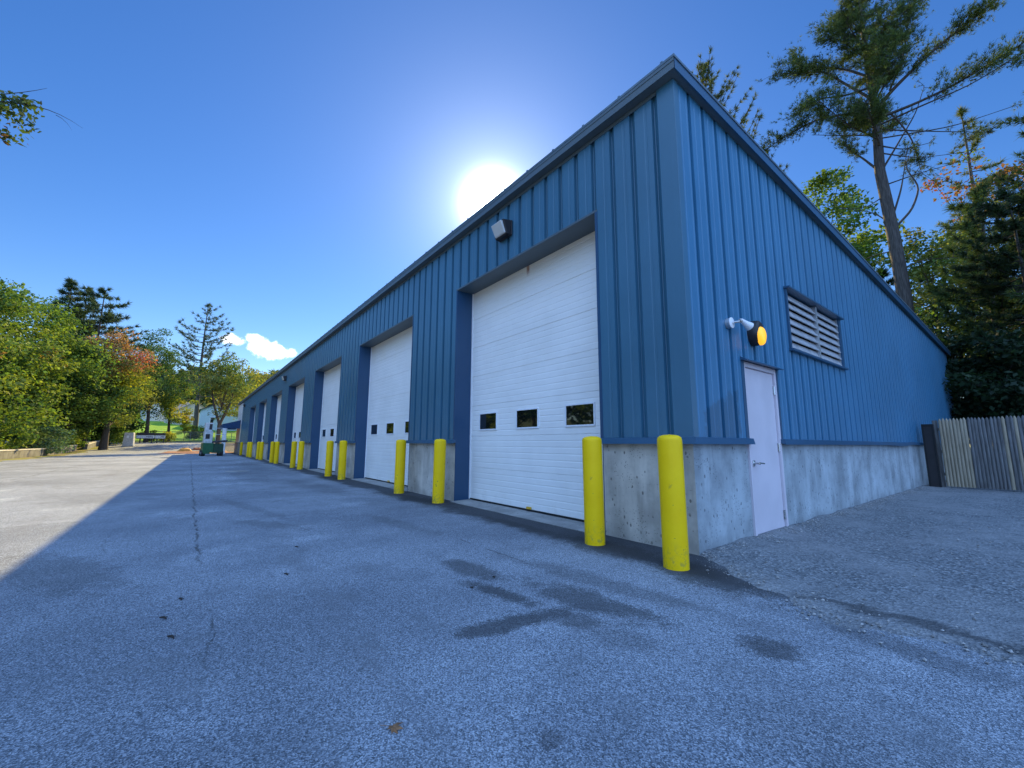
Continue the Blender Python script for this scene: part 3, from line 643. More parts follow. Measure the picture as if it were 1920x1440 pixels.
# ------------------------------------------------------------------ mast lift parked by the awning
def lift():
    r=empty('mast_lift',(-39.3,-2.35,0),R(4),label='green wheeled mast lift with grey control cabinet parked near the awning',cat='lift')
    gr=plain('green_machine_paint',(.013,.10,.038),.45); dg=plain('dark_green_paint',(.008,.05,.025),.5); gy=plain('light_grey_casing',(.50,.52,.53),.5)
    b=MB(); b.box(-.8,.8,-.68,.0,.28,1.02); b.box(-.82,.82,-.62,-.2,.18,.28); b.build('chassis',gr,r,bevel=.03)
    b=MB(); b.box(-.75,.75,.002,.66,.24,.96); b.box(-.5,.76,.1,.6,.962,1.0); b.build('engine_hood',dg,r,bevel=.03)
    b=MB(); b.hexa([(-.8,-.05,1.02),(.8,-.05,1.02),(.8,.86,1.10),(-.8,.86,1.10),(-.8,-.05,1.18),(.8,-.05,1.18),(.8,.92,1.27),(-.8,.92,1.27)]); b.build('tray',plain('dark_tray',(.03,.03,.035),.6),r,bevel=.02)
    for x in (-.55,.55):
        for y in (-.62,.56):
            b=MB(); b.lathe([(.06,-.13),(.2,-.13),(.23,-.1),(.23,.1),(.2,.13),(.06,.13)],axis='y',n=20); w=b.build('wheel',M['rubber'],r,smooth=True); w.location=(x,y,.23)
            b=MB(); b.lathe([(.02,-.14),(.11,-.138),(.12,-.12),(.12,.12),(.11,.138),(.02,.14)],axis='y',n=14); b.build('rim',gy,w,smooth=True)
    b=MB(); b.box(-.5,.5,-.62,-.08,1.021,1.95); C=b.build('control_cabinet',gy,r,bevel=.02)
    b=MB(); b.box(.5005,.515,-.55,-.28,1.35,1.72); b.build('control_panel',M['bronze'],C)
    b=MB(); b.box(-.45,.45,-.60,-.14,1.951,2.62); m_=b.build('mast_head',gy,r,bevel=.02)
    b=MB(); b.box(.4505,.465,-.36,-.17,2.08,2.52); b.build('dark_vent',M['bronze'],m_)
    b=MB()
    for y in (.1,.8): b.tube([(.6,y,1.2),(.6,y-.05,2.2)],.018,8)
    b.tube([(.6,.05,2.2),(.6,.75,2.2)],.018,8); b.tube([(.6,.08,1.7),(.6,.77,1.7)],.018,8); b.build('guard_rail',M['galv'],r)
lift()
# ------------------------------------------------------------------ far yard odds and ends
M['barrier']=concrete('barrier_concrete',(.17,.175,.18))
def far_bits():
    mo=plain('orange_fabric',(.62,.30,.06),.7,var=.3,scale=9); mr=plain('rust_fabric',(.32,.10,.05),.8,var=.3,scale=9)
    def heap(name,loc,sx,sy,sz,mat,lab,seed):
        rg=random.Random(seed); b=MB(); nu,nv=18,8
        from mathutils import noise
        for i in range(nv+1):
            ph=PI/2*i/nv
            for j in range(nu):
                t=2*PI*j/nu; q=1+.25*noise.noise(Vector((math.cos(t)*1.6,math.sin(t)*1.6,ph*2+seed)))
                b.v.append((sx*math.cos(ph)*math.cos(t)*q,sy*math.cos(ph)*math.sin(t)*q,sz*math.sin(ph)*q))
        for i in range(nv):
            for j in range(nu): b.f.append((i*nu+j,i*nu+(j+1)%nu,(i+1)*nu+(j+1)%nu,(i+1)*nu+j)); b.m.append(0)
        o=b.build(name,mat,smooth=True,angle=60); o.location=loc; tag(o,lab,'heap')
    heap('orange_heap',(-54.2,-4.15,gz(-54.2)),.38,.6,.34,mo,'orange heap lying on the far sunlit asphalt',3)
    heap('rust_heap',(-57,-3.0,gz(-57)),.35,.55,.28,mr,'rust red heap behind the orange one on the far asphalt',8)
    b=MB(); rg=random.Random(2); pts=[]
    for j in range(40):
        t=2*PI*j/40; q=1+rg.uniform(-.18,.18); pts.append((-51.5+3.6*math.cos(t)*q,-3.1+3.0*math.sin(t)*q))
    pts=[(x,y,gz(x)+.009) for x,y in pts]
    for j in range(40): b.poly([(-51.5,-3.1,gz(-51.5)+.009),pts[j],pts[(j+1)%40]])
    tag(b.build('mulch_patch',plain('red_mulch',(.22,.09,.06),.95,var=.4,scale=14)),kind='structure')
    # low concrete walls along the verge
    for nm,xa,xb,ya,lab in (('low_wall',-35.6,-57,-12.75,'long low grey concrete wall along the left edge of the yard'),('low_wall',-58.5,-68,-12.2,'short dark low wall past the end of the long grey one'),('low_wall',-26,-35.0,-12.7,'near end of low concrete wall cut off at the left border')):
        r=empty(nm,(xa,ya,0),label=lab,cat='wall')
        b=MB(); n=8
        for k in range(n):
            a=xa+(xb-xa)*k/n; c=xa+(xb-xa)*(k+1)/n
            b.hexa([(c-xa,-.14,gz(c)-.2),(a-xa,-.14,gz(a)-.2),(a-xa,.14,gz(a)-.2),(c-xa,.14,gz(c)-.2),(c-xa,-.14,gz(c)+.5),(a-xa,-.14,gz(a)+.5),(a-xa,.14,gz(a)+.5),(c-xa,.14,gz(c)+.5)])
        b.build('wall_body',M['barrier'],r)
        b=MB()
        for k in range(n):
            a=xa+(xb-xa)*k/n; c=xa+(xb-xa)*(k+1)/n
            b.hexa([(c-xa,-.17,gz(c)+.501),(a-xa,-.17,gz(a)+.501),(a-xa,.17,gz(a)+.501),(c-xa,.17,gz(c)+.501),(c-xa,-.17,gz(c)+.57),(a-xa,-.17,gz(a)+.57),(a-xa,.17,gz(a)+.57),(c-xa,.17,gz(c)+.57)])
        b.build('lit_top',plain('sunlit_top_grey',(.55,.54,.53),.6),r)  # same concrete as the body; sunlight on the top painted in as paler grey
    # utility cabinet
    r=empty('utility_cabinet',(-63.65,-9.42,gz(-63.65)),R(-8),label='tall pale grey utility cabinet standing on the far edge of the yard',cat='cabinet')
    g=plain('pale_grey_cabinet',(.52,.52,.53),.5)
    b=MB(); b.hexa([(-.35,-.48,0),(.35,-.48,0),(.35,.48,0),(-.35,.48,0),(-.3,-.40,1.58),(.3,-.40,1.58),(.3,.40,1.58),(-.3,.40,1.58)]); b.build('cabinet_body',g,r,bevel=.02)
    b=MB(); b.box(.345,.36,-.17,.03,.95,1.25); b.build('notice',M['white_trim'],r)
    b=MB(); b.box(-.42,.42,-.55,.55,-.1,.06); b.build('plinth',M['sill'],r)
    # pair of sign boards
    for nm,y0,y1,lab,d in (('sign_board',-9.45,-7.62,'wide pale sign board with dark top beside the utility cabinet',0),('sign_board',-7.56,-6.5,'narrower pale sign board right of the wide one by the road',1)):
        xc=-71.8; r=empty(nm,(xc,y0,gz(xc)),label=lab,cat='sign')
        w=y1-y0
        b=MB(); b.box(-.03,.03,0,w,.62,1.02); b.build('face',plain('pale_sign',(.55,.56,.58),.5),r)
        b=MB(); b.box(-.04,.04,0,w,1.021,1.34); b.box(-.04,.04,0,w,.55,.619); b.build('frame',M['bronze'],r)
        b=MB(); q=random.Random(4+d); yy=w*.55
        while yy<w*.9: 
            l=q.uniform(.05,.1); b.box(.0301,.034,yy,yy+l,.74,.9); yy+=l+.05
        b.build('lettering',M['rubber'],r)
        for y in (w*.22,w*.86):
            b=MB(); b.box(-.11,-.041,y-.07,y+.07,-.1,1.3); b.build('post',M['bark'],r)
    # chain link fence by the lawn
    r=empty('chain_link_fence',(-78,-9,gz(-78)),label='grey chain link fence between the road and the lawn',cat='fence')
    mm=N('chain_mesh'); 
    p=mm.n('ShaderNodeBsdfPrincipled'); p.inputs['Base Color'].default_value=(.3,.31,.32,1); tr=mm.n('ShaderNodeBsdfTransparent'); mx=mm.n('ShaderNodeMixShader')
    cs=mm.scale((1,1,1)); wv=mm.n('ShaderNodeTexChecker'); wv.inputs['Scale'].default_value=38; mm.L(cs,wv.inputs['Vector'])
    mx.inputs[0].default_value=.16; mm.L(tr.outputs[0],mx.inputs[1]); mm.L(p.outputs[0],mx.inputs[2]); mm.L(mx.outputs[0],mm.out.inputs[0])
    b=MB(); b.poly([(0,0,.05),(0,26,.05),(0,26,1.45),(0,0,1.45)]); b.build('mesh_panel',mm.mat,r)
    b=MB(); b.tube([(0,0,1.47),(0,26,1.47)],.035,8); b.tube([(0,0,.06),(0,26,.06)],.025,8); b.build('top_rail',plain('fence_steel',(.16,.17,.17),.5,.4),r)
    for k in range(11):
        b=MB(); b.tube([(0,k*2.6,-.2),(0,k*2.6,1.52)],.04,8); b.build('post',plain('fence_steel',(.16,.17,.17),.5,.4) if k==0 else bpy.data.materials['fence_steel'],r)
    # white post and small kerb stone near the cabinet
    b=MB(); b.box(-78.5,-78,-50,60,1.0,gz(-78)+.12); 
    o=b.build('kerb',M['sill']); tag(o,kind='structure')
far_bits()
# ------------------------------------------------------------------ houses on the rise
def houses():
    sid=lambda n,c:plain(n,c,.8,var=.06)
    shg=plain('dark_shingles',(.06,.065,.08),.9)
    tanr=plain('tan_shingles',(.22,.20,.17),.9)
    def house(name,loc,rz,w,d,he,hp,wall,roofm,label,wins=(),wing=None):
        r=empty(name,loc,rz,label=label,cat='house')
        b=MB(); b.box(-d/2,d/2,-w/2,w/2,-1.5,he); b.poly([(d/2,-w/2,he),(d/2,w/2,he),(d/2,0,hp)]); b.poly([(-d/2,-w/2,he),(-d/2,0,hp),(-d/2,w/2,he)]); b.build('wall',wall,r)
        b=MB(); o=.35
        for s in (-1,1):
            sl=(hp-he)/(w/2); ye=s*(w/2+o); ze=he-sl*o
            b.hexa([(-d/2-o,0,hp),(d/2+o,0,hp),(d/2+o,ye,ze),(-d/2-o,ye,ze),(-d/2-o,0,hp+.16),(d/2+o,0,hp+.16),(d/2+o,ye,ze+.16),(-d/2-o,ye,ze+.16)])
        b.build('roof',roofm,r)
        for (y,z,ww,hh) in wins:
            f=MB(); f.box(d/2+.001,d/2+.05,y-ww/2-.1,y+ww/2+.1,z-.1,z+hh+.1); F=f.build('window',M['white_trim'],r)
            g=MB(); g.box(d/2+.051,d/2+.06,y-ww/2,y+ww/2,z,z+hh); g.build('pane',M['glass'],F)
        return r
    pale=sid('pale_blue_siding',(.45,.56,.62)); wht=sid('off_white_siding',(.60,.58,.54)); beige=sid('beige_siding',(.46,.42,.36))
    house('house',(-115,1.6,gz(-109)),0,8.2,10,4.0,5.9,pale,shg,'large pale blue house on the rise behind the slim tree',[(-1.8,1.2,.9,1.2)])
    house('garage_house',(-104.5,2.6,gz(-104)),0,5.6,4,2.3,3.7,pale,shg,'low pale blue gabled wing in front of the large house',[])
    house('house',(-128,-5.0,gz(-123)),R(18),6.0,9,3.6,5.6,beige,tanr,'beige gabled house left of the tall lone pine',[(0,1.0,1.0,1.2),(-1.8,.9,.8,1.1)])
    house('house',(-140,-10.5,gz(-134)),R(10),7,9,3.8,5.6,wht,shg,'off white house half hidden behind the yellow tree',[(1,1.0,1.0,1.2)])
houses()
# ------------------------------------------------------------------ trees
def leaf_obj(name,P,size,cols,mat,parent,rg,up=.35,aspect=.6):
    """many small leaf faces: P (n,3), size (n,), cols (n,3)"""
    n=len(P); nm=rg.normal(size=(n,3)); nm[:,2]=np.abs(nm[:,2])+up; nm/=np.linalg.norm(nm,axis=1)[:,None]
    t=rg.normal(size=(n,3)); u=np.cross(nm,t); u/=np.linalg.norm(u,axis=1)[:,None]+1e-9; w=np.cross(nm,u)
    s=size[:,None]
    V=np.stack([P-u*s*.5,P-w*s*aspect*.5+u*s*.05,P+u*s*.5-nm*s*.12,P+w*s*aspect*.5+u*s*.05],1).reshape(-1,3).astype(np.float32)
    me=bpy.data.meshes.new(name); me.vertices.add(4*n); me.vertices.foreach_set('co',V.ravel())
    me.loops.add(4*n); me.loops.foreach_set('vertex_index',np.arange(4*n,dtype=np.int32)); me.polygons.add(n)
    me.polygons.foreach_set('loop_start',np.arange(0,4*n,4,dtype=np.int32)); me.polygons.foreach_set('loop_total',np.full(n,4,np.int32))
    me.update(calc_edges=True); tint_attr(me,cols,4); me.materials.append(mat)
    o=bpy.data.objects.new(name,me); COL.objects.link(o)
    if parent: o.parent=parent
    return o
def needle_obj(name,P,D,L,W,k,cols,mat,parent,rg,spread=.75):
    """tufts: at P a spray of k thin blades around direction D"""
    n=len(P); A=np.repeat(P,k,0); d=np.repeat(D,k,0)+rg.normal(size=(n*k,3))*spread; d/=np.linalg.norm(d,axis=1)[:,None]+1e-9
    l=np.repeat(np.broadcast_to(L,(n,)),k)*(.6+.6*rg.random(n*k)); s=np.cross(d,rg.normal(size=(n*k,3))); s/=np.linalg.norm(s,axis=1)[:,None]+1e-9
    w=np.repeat(np.broadcast_to(W,(n,)),k)[:,None]
    V=np.stack([A-s*w*.5,A+s*w*.5,A+d*l[:,None]],1).reshape(-1,3).astype(np.float32); m=n*k
    me=bpy.data.meshes.new(name); me.vertices.add(3*m); me.vertices.foreach_set('co',V.ravel())
    me.loops.add(3*m); me.loops.foreach_set('vertex_index',np.arange(3*m,dtype=np.int32)); me.polygons.add(m)
    me.polygons.foreach_set('loop_start',np.arange(0,3*m,3,dtype=np.int32)); me.polygons.foreach_set('loop_total',np.full(m,3,np.int32))
    me.update(calc_edges=True); c=np.repeat(cols,k,0)*(.75+.5*rg.random((m,1))); tint_attr(me,c,3); me.materials.append(mat)
    o=bpy.data.objects.new(name,me); COL.objects.link(o)
    if parent: o.parent=parent
    return o
def nrm(v): return v/(np.linalg.norm(v)+1e-9)
def bez(p,q,r,n=7):
    return [(1-t)**2*p+2*t*(1-t)*q+t*t*r for t in np.linspace(0,1,n)]
GREEN=[(.055,.10,.018),(.085,.135,.02),(.12,.165,.025)]; YGREEN=[(.10,.15,.018),(.16,.20,.022),(.23,.25,.03)]; DGREEN=[(.03,.062,.016),(.048,.088,.02),(.07,.11,.025)]
YELLOW=[(.22,.23,.022),(.34,.30,.025),(.42,.33,.03)]; ORANGE=[(.19,.085,.035),(.22,.12,.04),(.15,.115,.035)]; RED=[(.28,.07,.03),(.25,.09,.035)]; OLIVE=[(.13,.14,.03),(.19,.17,.035),(.16,.16,.03)]
def pick(pal,rg,n): return np.array(pal)[rg.integers(0,len(pal),n)]
def broadleaf(name,label,x,y,h,rad,base,pal,seed,clumps=55,per=120,ls=.26,accents=(),group=None,lean=(0,0),trunk_r=None,bark='bark',fork=False,top=None,rz=1.0,cl=.9,cat='tree'):
    rg=np.random.default_rng(seed); g=gz(x); r=empty(name,(x,y,g),label=label,cat=cat,group=group)
    tr=trunk_r or (.016*h+.06); hc=(h+base)/2; hz=(h-base)/2
    T=MB(); tops=[]
    # crown clumps: pushed towards the outside of an uneven ellipsoid, denser above
    C=[]; lobes=rg.normal(size=(9,3)); lobes/=np.linalg.norm(lobes,axis=1)[:,None]; la=rg.uniform(-.28,.22,9)
    while len(C)<clumps:
        d=nrm(rg.normal(size=3)); q=rg.random()**.42
        f=1+sum(a*max(0,d@l)**3 for a,l in zip(la,lobes))
        taper=1-.35*max(0,d[2])**2
        C.append(np.array([d[0]*rad*q*f*taper+lean[0]*(d[2]+1)/2,d[1]*rad*q*f*taper+lean[1]*(d[2]+1)/2,hc+d[2]*hz*q*min(1.05,f)]))
    C=np.array(C)
    tz=base+.55*(h-base)
    def w(t): return np.array([lean[0]*.5*t+.12*math.sin(3*t+seed),lean[1]*.5*t+.1*math.cos(4*t+seed)-.1,tz*t])
    if fork:
        zf=base*.75
        T.tube([(0,0,-.2),(0,0,zf*.5),(0,0,zf)],[tr,tr*.85,tr*.8],10)
        for s in (-1,1): T.tube([(0,0,zf*.96),(s*.10,s*.35,zf+.9),(s*.15,s*.75,zf+2.2),(s*.1,s*1.1,zf+4.2)],[tr*.62,tr*.55,tr*.42,tr*.15],8)
    else:
        T.tube([tuple(w(t)+([0,0,-.2] if t==0 else [0,0,0])) for t in np.linspace(0,1,8)],[tr*(1.25 if i==0 else 1-.8*i/7) for i in range(8)],9)
    for c in C[rg.permutation(len(C))[:min(22,len(C))]]:
        t=np.clip((c[2]-.35*np.hypot(c[0],c[1])-.0)/tz,.28,.98); p=w(t) if not fork else np.array([0,0,base*.75+max(0,t-.3)*3])
        q=(p+c)/2+np.array([0,0,.12*h*.3]); 
        T.tube([tuple(v) for v in bez(p,q,c,5)],[tr*.36*(1-.8*k/4)*(1.15-t) +.008 for k in range(5)],5,cap=False)
    T.build('trunk',M[bark],r,smooth=True,angle=60)
    n=clumps*per; ci=np.repeat(np.arange(clumps),per); cs=(cl*rad*.30+.25)*rg.uniform(.65,1.35,clumps)
    off=rg.normal(size=(n,3)); off/=np.linalg.norm(off,axis=1)[:,None]; off*= (rg.random(n)**.5)[:,None]
    off*=cs[ci][:,None]*np.array([1,1,.62*rz]); P=C[ci]+off
    keep=P[:,2]>.15; 
    base_c=pick(pal,rg,clumps)*rg.uniform(.8,1.2,(clumps,1)); col=base_c[ci]*.65+pick(pal,rg,n)*.35
    for (ax,ay,az,ar,apal) in accents:
        dd=np.linalg.norm((P-np.array([ax,ay,az]))/np.array(ar),axis=1)+rg.normal(size=n)*.22; m_=dd<1; col[m_]=pick(apal,rg,int(m_.sum()))*rg.uniform(.8,1.2,(int(m_.sum()),1))
    col*=rg.uniform(.75,1.75,(n,1))*np.array([.84,1.0,1.25]); sz=ls*(.55+.9*rg.random(n))
    leaf_obj('crown',P[keep],sz[keep],col[keep],M['leaf'],r,rg)
    return r
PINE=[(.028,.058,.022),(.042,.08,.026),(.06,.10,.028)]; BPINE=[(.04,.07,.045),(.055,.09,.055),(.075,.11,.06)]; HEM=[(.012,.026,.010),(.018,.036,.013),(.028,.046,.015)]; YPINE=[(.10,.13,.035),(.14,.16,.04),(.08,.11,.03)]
def conifer(name,label,x,y,h,rad,base,pal,seed,whorls=16,per=6,up=.25,k=7,L=.45,W=.05,step=.35,gap=.0,shape=.8,tr=None,bark='bark',group=None,twig=1.0,ztop=None,droop=0.):
    rg=np.random.default_rng(seed); g=gz(x); r=empty(name,(x,y,g),label=label,cat='tree',group=group)
    tr=tr or (.011*h+.06); T=MB(); bend=lambda z:np.array([.25*math.sin(z*.12+seed),.25*math.cos(z*.1+seed)-.25,0])*(z/h)
    T.tube([tuple(bend(z)+[0,0,z]) for z in np.linspace(-.2,h-.2,10)],[tr*(1-.93*i/9)+.01 for i in range(10)],9)
    P=[];D=[]
    for i in range(whorls):
        f=i/(whorls-1); z=base+(h-base)*(f**.92)*.985; R0=rad*((1-f)**shape*.92+.06)*(1 if f>.12 else .75)
        for j in range(per):
            if rg.random()<gap: continue
            a=rg.uniform(0,2*PI); Ln=R0*rg.uniform(.62,1.18); dirh=np.array([math.cos(a),math.sin(a),0])
            p=bend(z)+np.array([0,0,z+rg.uniform(-.3,.3)*(h-base)/whorls]); q=p+dirh*Ln*.55+np.array([0,0,-droop*Ln*.5-.04*Ln]); e=p+dirh*Ln+np.array([0,0,Ln*up*rg.uniform(.5,1.5)-droop*Ln])
            c=bez(p,q,e,7); T.tube([tuple(v) for v in c],[max(.012,tr*.24*(1-f*.7)*(1-.8*s/6)) for s in range(7)],4,cap=False)
            m=max(2,int(Ln/step)); 
            for s in range(m):
                t=.22+.78*(s+rg.random())/m; v=(1-t)**2*p+2*t*(1-t)*q+t*t*e
                side=np.cross(dirh,[0,0,1])*(1 if rg.random()<.5 else -1); tw=(1.05-t)*.55*twig*min(1.6,Ln*.4)
                for u_ in (0,rg.random(),rg.random()*.9):
                    P.append(v+side*tw*u_+dirh*tw*u_*.6+np.array([0,0,rg.uniform(-.04,.12)])); D.append(dirh*.8+side*.5*u_+np.array([0,0,.45]))
    for s in range(6): P.append(bend(h)+np.array([0,0,h-.1*s-.2])); D.append(np.array([0,0,1.]))
    P=np.array(P); D=np.array(D); D/=np.linalg.norm(D,axis=1)[:,None]
    T.build('trunk',M[bark],r,smooth=True,angle=60)
    col=pick(pal,rg,len(P))*rg.uniform(.75,1.25,(len(P),1))
    needle_obj('crown',P,D,L,W,k,col,M['needle'],r,rg)
    return r
# --- left-hand edge of the yard, near to far
broadleaf('maple_tree','yellow green leafy tree at the left border above the low wall',-40.2,-16.6,13.0,4.8,.6,YGREEN+GREEN,1,clumps=110,per=230,ls=.23,accents=[(3,2,6.4,(1.2,1.2,.8),ORANGE)])
broadleaf('maple_tree','bright green tree second from the left border with a rounded top',-46.5,-15.6,12.8,4.3,.8,GREEN+YGREEN,2,clumps=95,per=220,ls=.23,accents=[(1.5,2.5,7.6,(1.0,1.0,.6),ORANGE)])
broadleaf('maple_tree','mid green tree whose crown leans right beneath the twin spruces',-52.5,-14.6,13.8,4.6,.8,GREEN+YGREEN[:2],3,clumps=100,per=210,ls=.23)
broadleaf('oak_tree','low dark green tree just left of the orange maple',-55.5,-13.2,10.6,3.8,.6,DGREEN+GREEN,4,clumps=70,per=200,ls=.23)
broadleaf('maple_tree','maple turning orange at the top with yellow green lower leaves',-58,-10.8,13.6,3.8,1.5,OLIVE+YGREEN[:2],5,clumps=90,per=210,ls=.20,accents=[(0,0,11.2,(4.2,4.2,3.4),[(.27,.115,.05),(.30,.15,.055),(.20,.14,.045)]),(1.2,2.2,9.6,(1.2,1.0,1.0),[(.42,.10,.05)]),(0,1.6,6.5,(2.2,1.6,1.8),YELLOW[:2])],trunk_r=.34)
broadleaf('oak_tree','dark green round topped tree between the orange maple and lone pine',-74,-8.6,16.2,4.1,2.6,DGREEN+GREEN[:1],6,clumps=85,per=190,ls=.22,trunk_r=.26)
broadleaf('birch_tree','slender yellow leaved tree behind the sign boards',-77.5,-6.3,10.4,2.6,1.6,YELLOW+YGREEN,7,clumps=42,per=110,ls=.25)
broadleaf('ash_tree','fork trunked olive leaved tree rising behind the blue awning',-54.6,-1.35,11.5,3.4,4.1,OLIVE+GREEN[:2],8,clumps=64,per=105,ls=.22,fork=True,trunk_r=.24,bark='bark_grey',cl=.75)
conifer('white_pine','tall lone white pine with sparse tiered branches against the sky',-97.5,-3.2,25.2,8.2,6.5,BPINE,9,whorls=15,per=6,up=.48,k=6,L=.7,W=.09,step=.6,gap=.2,shape=.62,tr=.42,bark='bark_grey',twig=.7)
conifer('white_pine','ragged white pine rising above the orange maple',-62.5,-13.0,17.8,6.2,5.5,PINE+BPINE[:2],10,whorls=15,per=7,up=.22,k=8,L=.55,W=.08,step=.4,gap=.12,shape=.7,tr=.3)
conifer('spruce_tree','left one of the two pointed spruces in the left tree line',-64.7,-16.1,18.6,4.0,4,PINE+BPINE,11,whorls=22,per=8,up=.12,k=8,L=.55,W=.08,step=.4,shape=.8)
conifer('spruce_tree','right one of the two pointed spruces in the left tree line',-66.9,-15.0,18.6,4.0,4,PINE+BPINE,12,whorls=22,per=8,up=.12,k=8,L=.55,W=.08,step=.4,shape=.8)
conifer('white_pine','bluish pine top showing above the tree at the left border',-48.5,-19.2,14.8,4.6,5,BPINE,13,whorls=14,per=7,up=.2,k=8,L=.5,W=.07,step=.4,gap=.05)
broadleaf('maple_tree','tall thin tree with a reddish top cut off at the left border',-44,-18.8,16.2,2.8,6,OLIVE+ORANGE[:1],14,clumps=36,per=110,ls=.26)
# filler row behind
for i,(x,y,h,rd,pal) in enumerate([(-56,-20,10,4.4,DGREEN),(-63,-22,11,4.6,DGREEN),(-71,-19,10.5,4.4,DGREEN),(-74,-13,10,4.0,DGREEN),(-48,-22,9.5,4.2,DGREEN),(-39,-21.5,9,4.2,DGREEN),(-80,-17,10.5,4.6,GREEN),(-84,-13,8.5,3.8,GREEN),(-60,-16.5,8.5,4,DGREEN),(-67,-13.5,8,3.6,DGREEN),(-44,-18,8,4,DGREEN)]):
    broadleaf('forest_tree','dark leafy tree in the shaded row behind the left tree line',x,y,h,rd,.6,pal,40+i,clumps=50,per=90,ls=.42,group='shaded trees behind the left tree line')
# shrubs and young trees
for nm,lab,x,y,h,rd,pal,sd,cm,ls in (('shrub','bushy yellow green shrub leaning over the low wall near the left border',-39.8,-13.9,3.6,1.9,YGREEN+GREEN,21,34,.19),('shrub','blue green round shrub over the low wall',-46.5,-13.2,2.9,1.7,[(.07,.12,.06),(.10,.155,.075),(.13,.18,.08)],22,30,.15),('shrub','small green shrub above the far end of the low wall',-52,-13.6,2.6,1.5,YGREEN,23,26,.16),
   ('young_tree','young tree with orange yellow top on the lawn beside the tall pine trunk',-80,-4.55,4.6,1.15,YELLOW+YGREEN,24,26,.17),('shrub','green leafy shrub at the lawn edge behind the mast lift',-79.5,-3.3,2.6,1.3,YGREEN+GREEN,25,26,.18),('shrub','low golden yellow bush right of the sign boards',-73.2,-6.35,1.5,1.0,YELLOW,26,20,.15),('shrub','yellow green bush under the wide sign board',-75,-8.4,1.6,1.3,YELLOW[:1]+YGREEN,27,20,.16),('shrub','green undergrowth bush beside the utility cabinet',-66.5,-11.2,2.4,1.6,YGREEN+GREEN,28,26,.2),('shrub','dark green bush at the foot of the left border tree',-36.5,-14.6,3.0,1.9,GREEN+DGREEN,29,30,.2),('shrub','leafy bush at the foot of the crown leaning tree',-57.5,-13.6,2.6,1.7,GREEN+YGREEN,30,28,.2)):
    ac=[(0,0,h*.85,(1,1,h*.28),[(.45,.26,.03),(.48,.33,.035)])] if nm=='young_tree' else ()
    broadleaf(nm,lab,x,y,h,rd,.1 if nm=='shrub' else .6,pal,sd,clumps=cm,per=110,ls=ls,trunk_r=.05,cl=.85,accents=ac,cat='shrub' if nm=='shrub' else 'tree')
# trees past the annex and the wooded hill
broadleaf('maple_tree','golden autumn tree showing over the far end of the garage roof',-74,2.6,11.5,4.6,3,YELLOW+OLIVE,31,clumps=52,per=95,ls=.3)
broadleaf('maple_tree','olive autumn tree behind the golden one past the garage roof',-92,6.5,12.5,5.5,3,OLIVE+ORANGE[:1],32,clumps=50,per=90,ls=.38)
def hill_wood():
    rg=np.random.default_rng(77); P=[];D=[];Cc=[]
    for i in range(420):
        x=-rg.uniform(150,300); y=rg.uniform(-75,70); z=gz(x); h=rg.uniform(9,17)
        m=26; t=rg.random(m)**.7; a=rg.random(m)*6.28; rr=(1-t)*h*.22*rg.uniform(.6,1.2,m)+.2
        P.append(np.stack([x+rr*np.cos(a),y+rr*np.sin(a),z+1+t*(h-1)],1)); D.append(np.stack([np.cos(a),np.sin(a),np.full(m,.5)],1)); c=pick(BPINE+DGREEN+OLIVE[:1],rg,1)*rg.uniform(.9,1.4); Cc.append(np.repeat(c,m,0))
    P=np.concatenate(P);D=np.concatenate(D);D/=np.linalg.norm(D,axis=1)[:,None]
    o=needle_obj('hill_woods',P,D,2.2,1.0,5,np.concatenate(Cc),M['needle'],None,rg,spread=.9); tag(o,'distant blue green woods on the hill behind the houses','woods',kind='stuff')
hill_wood()
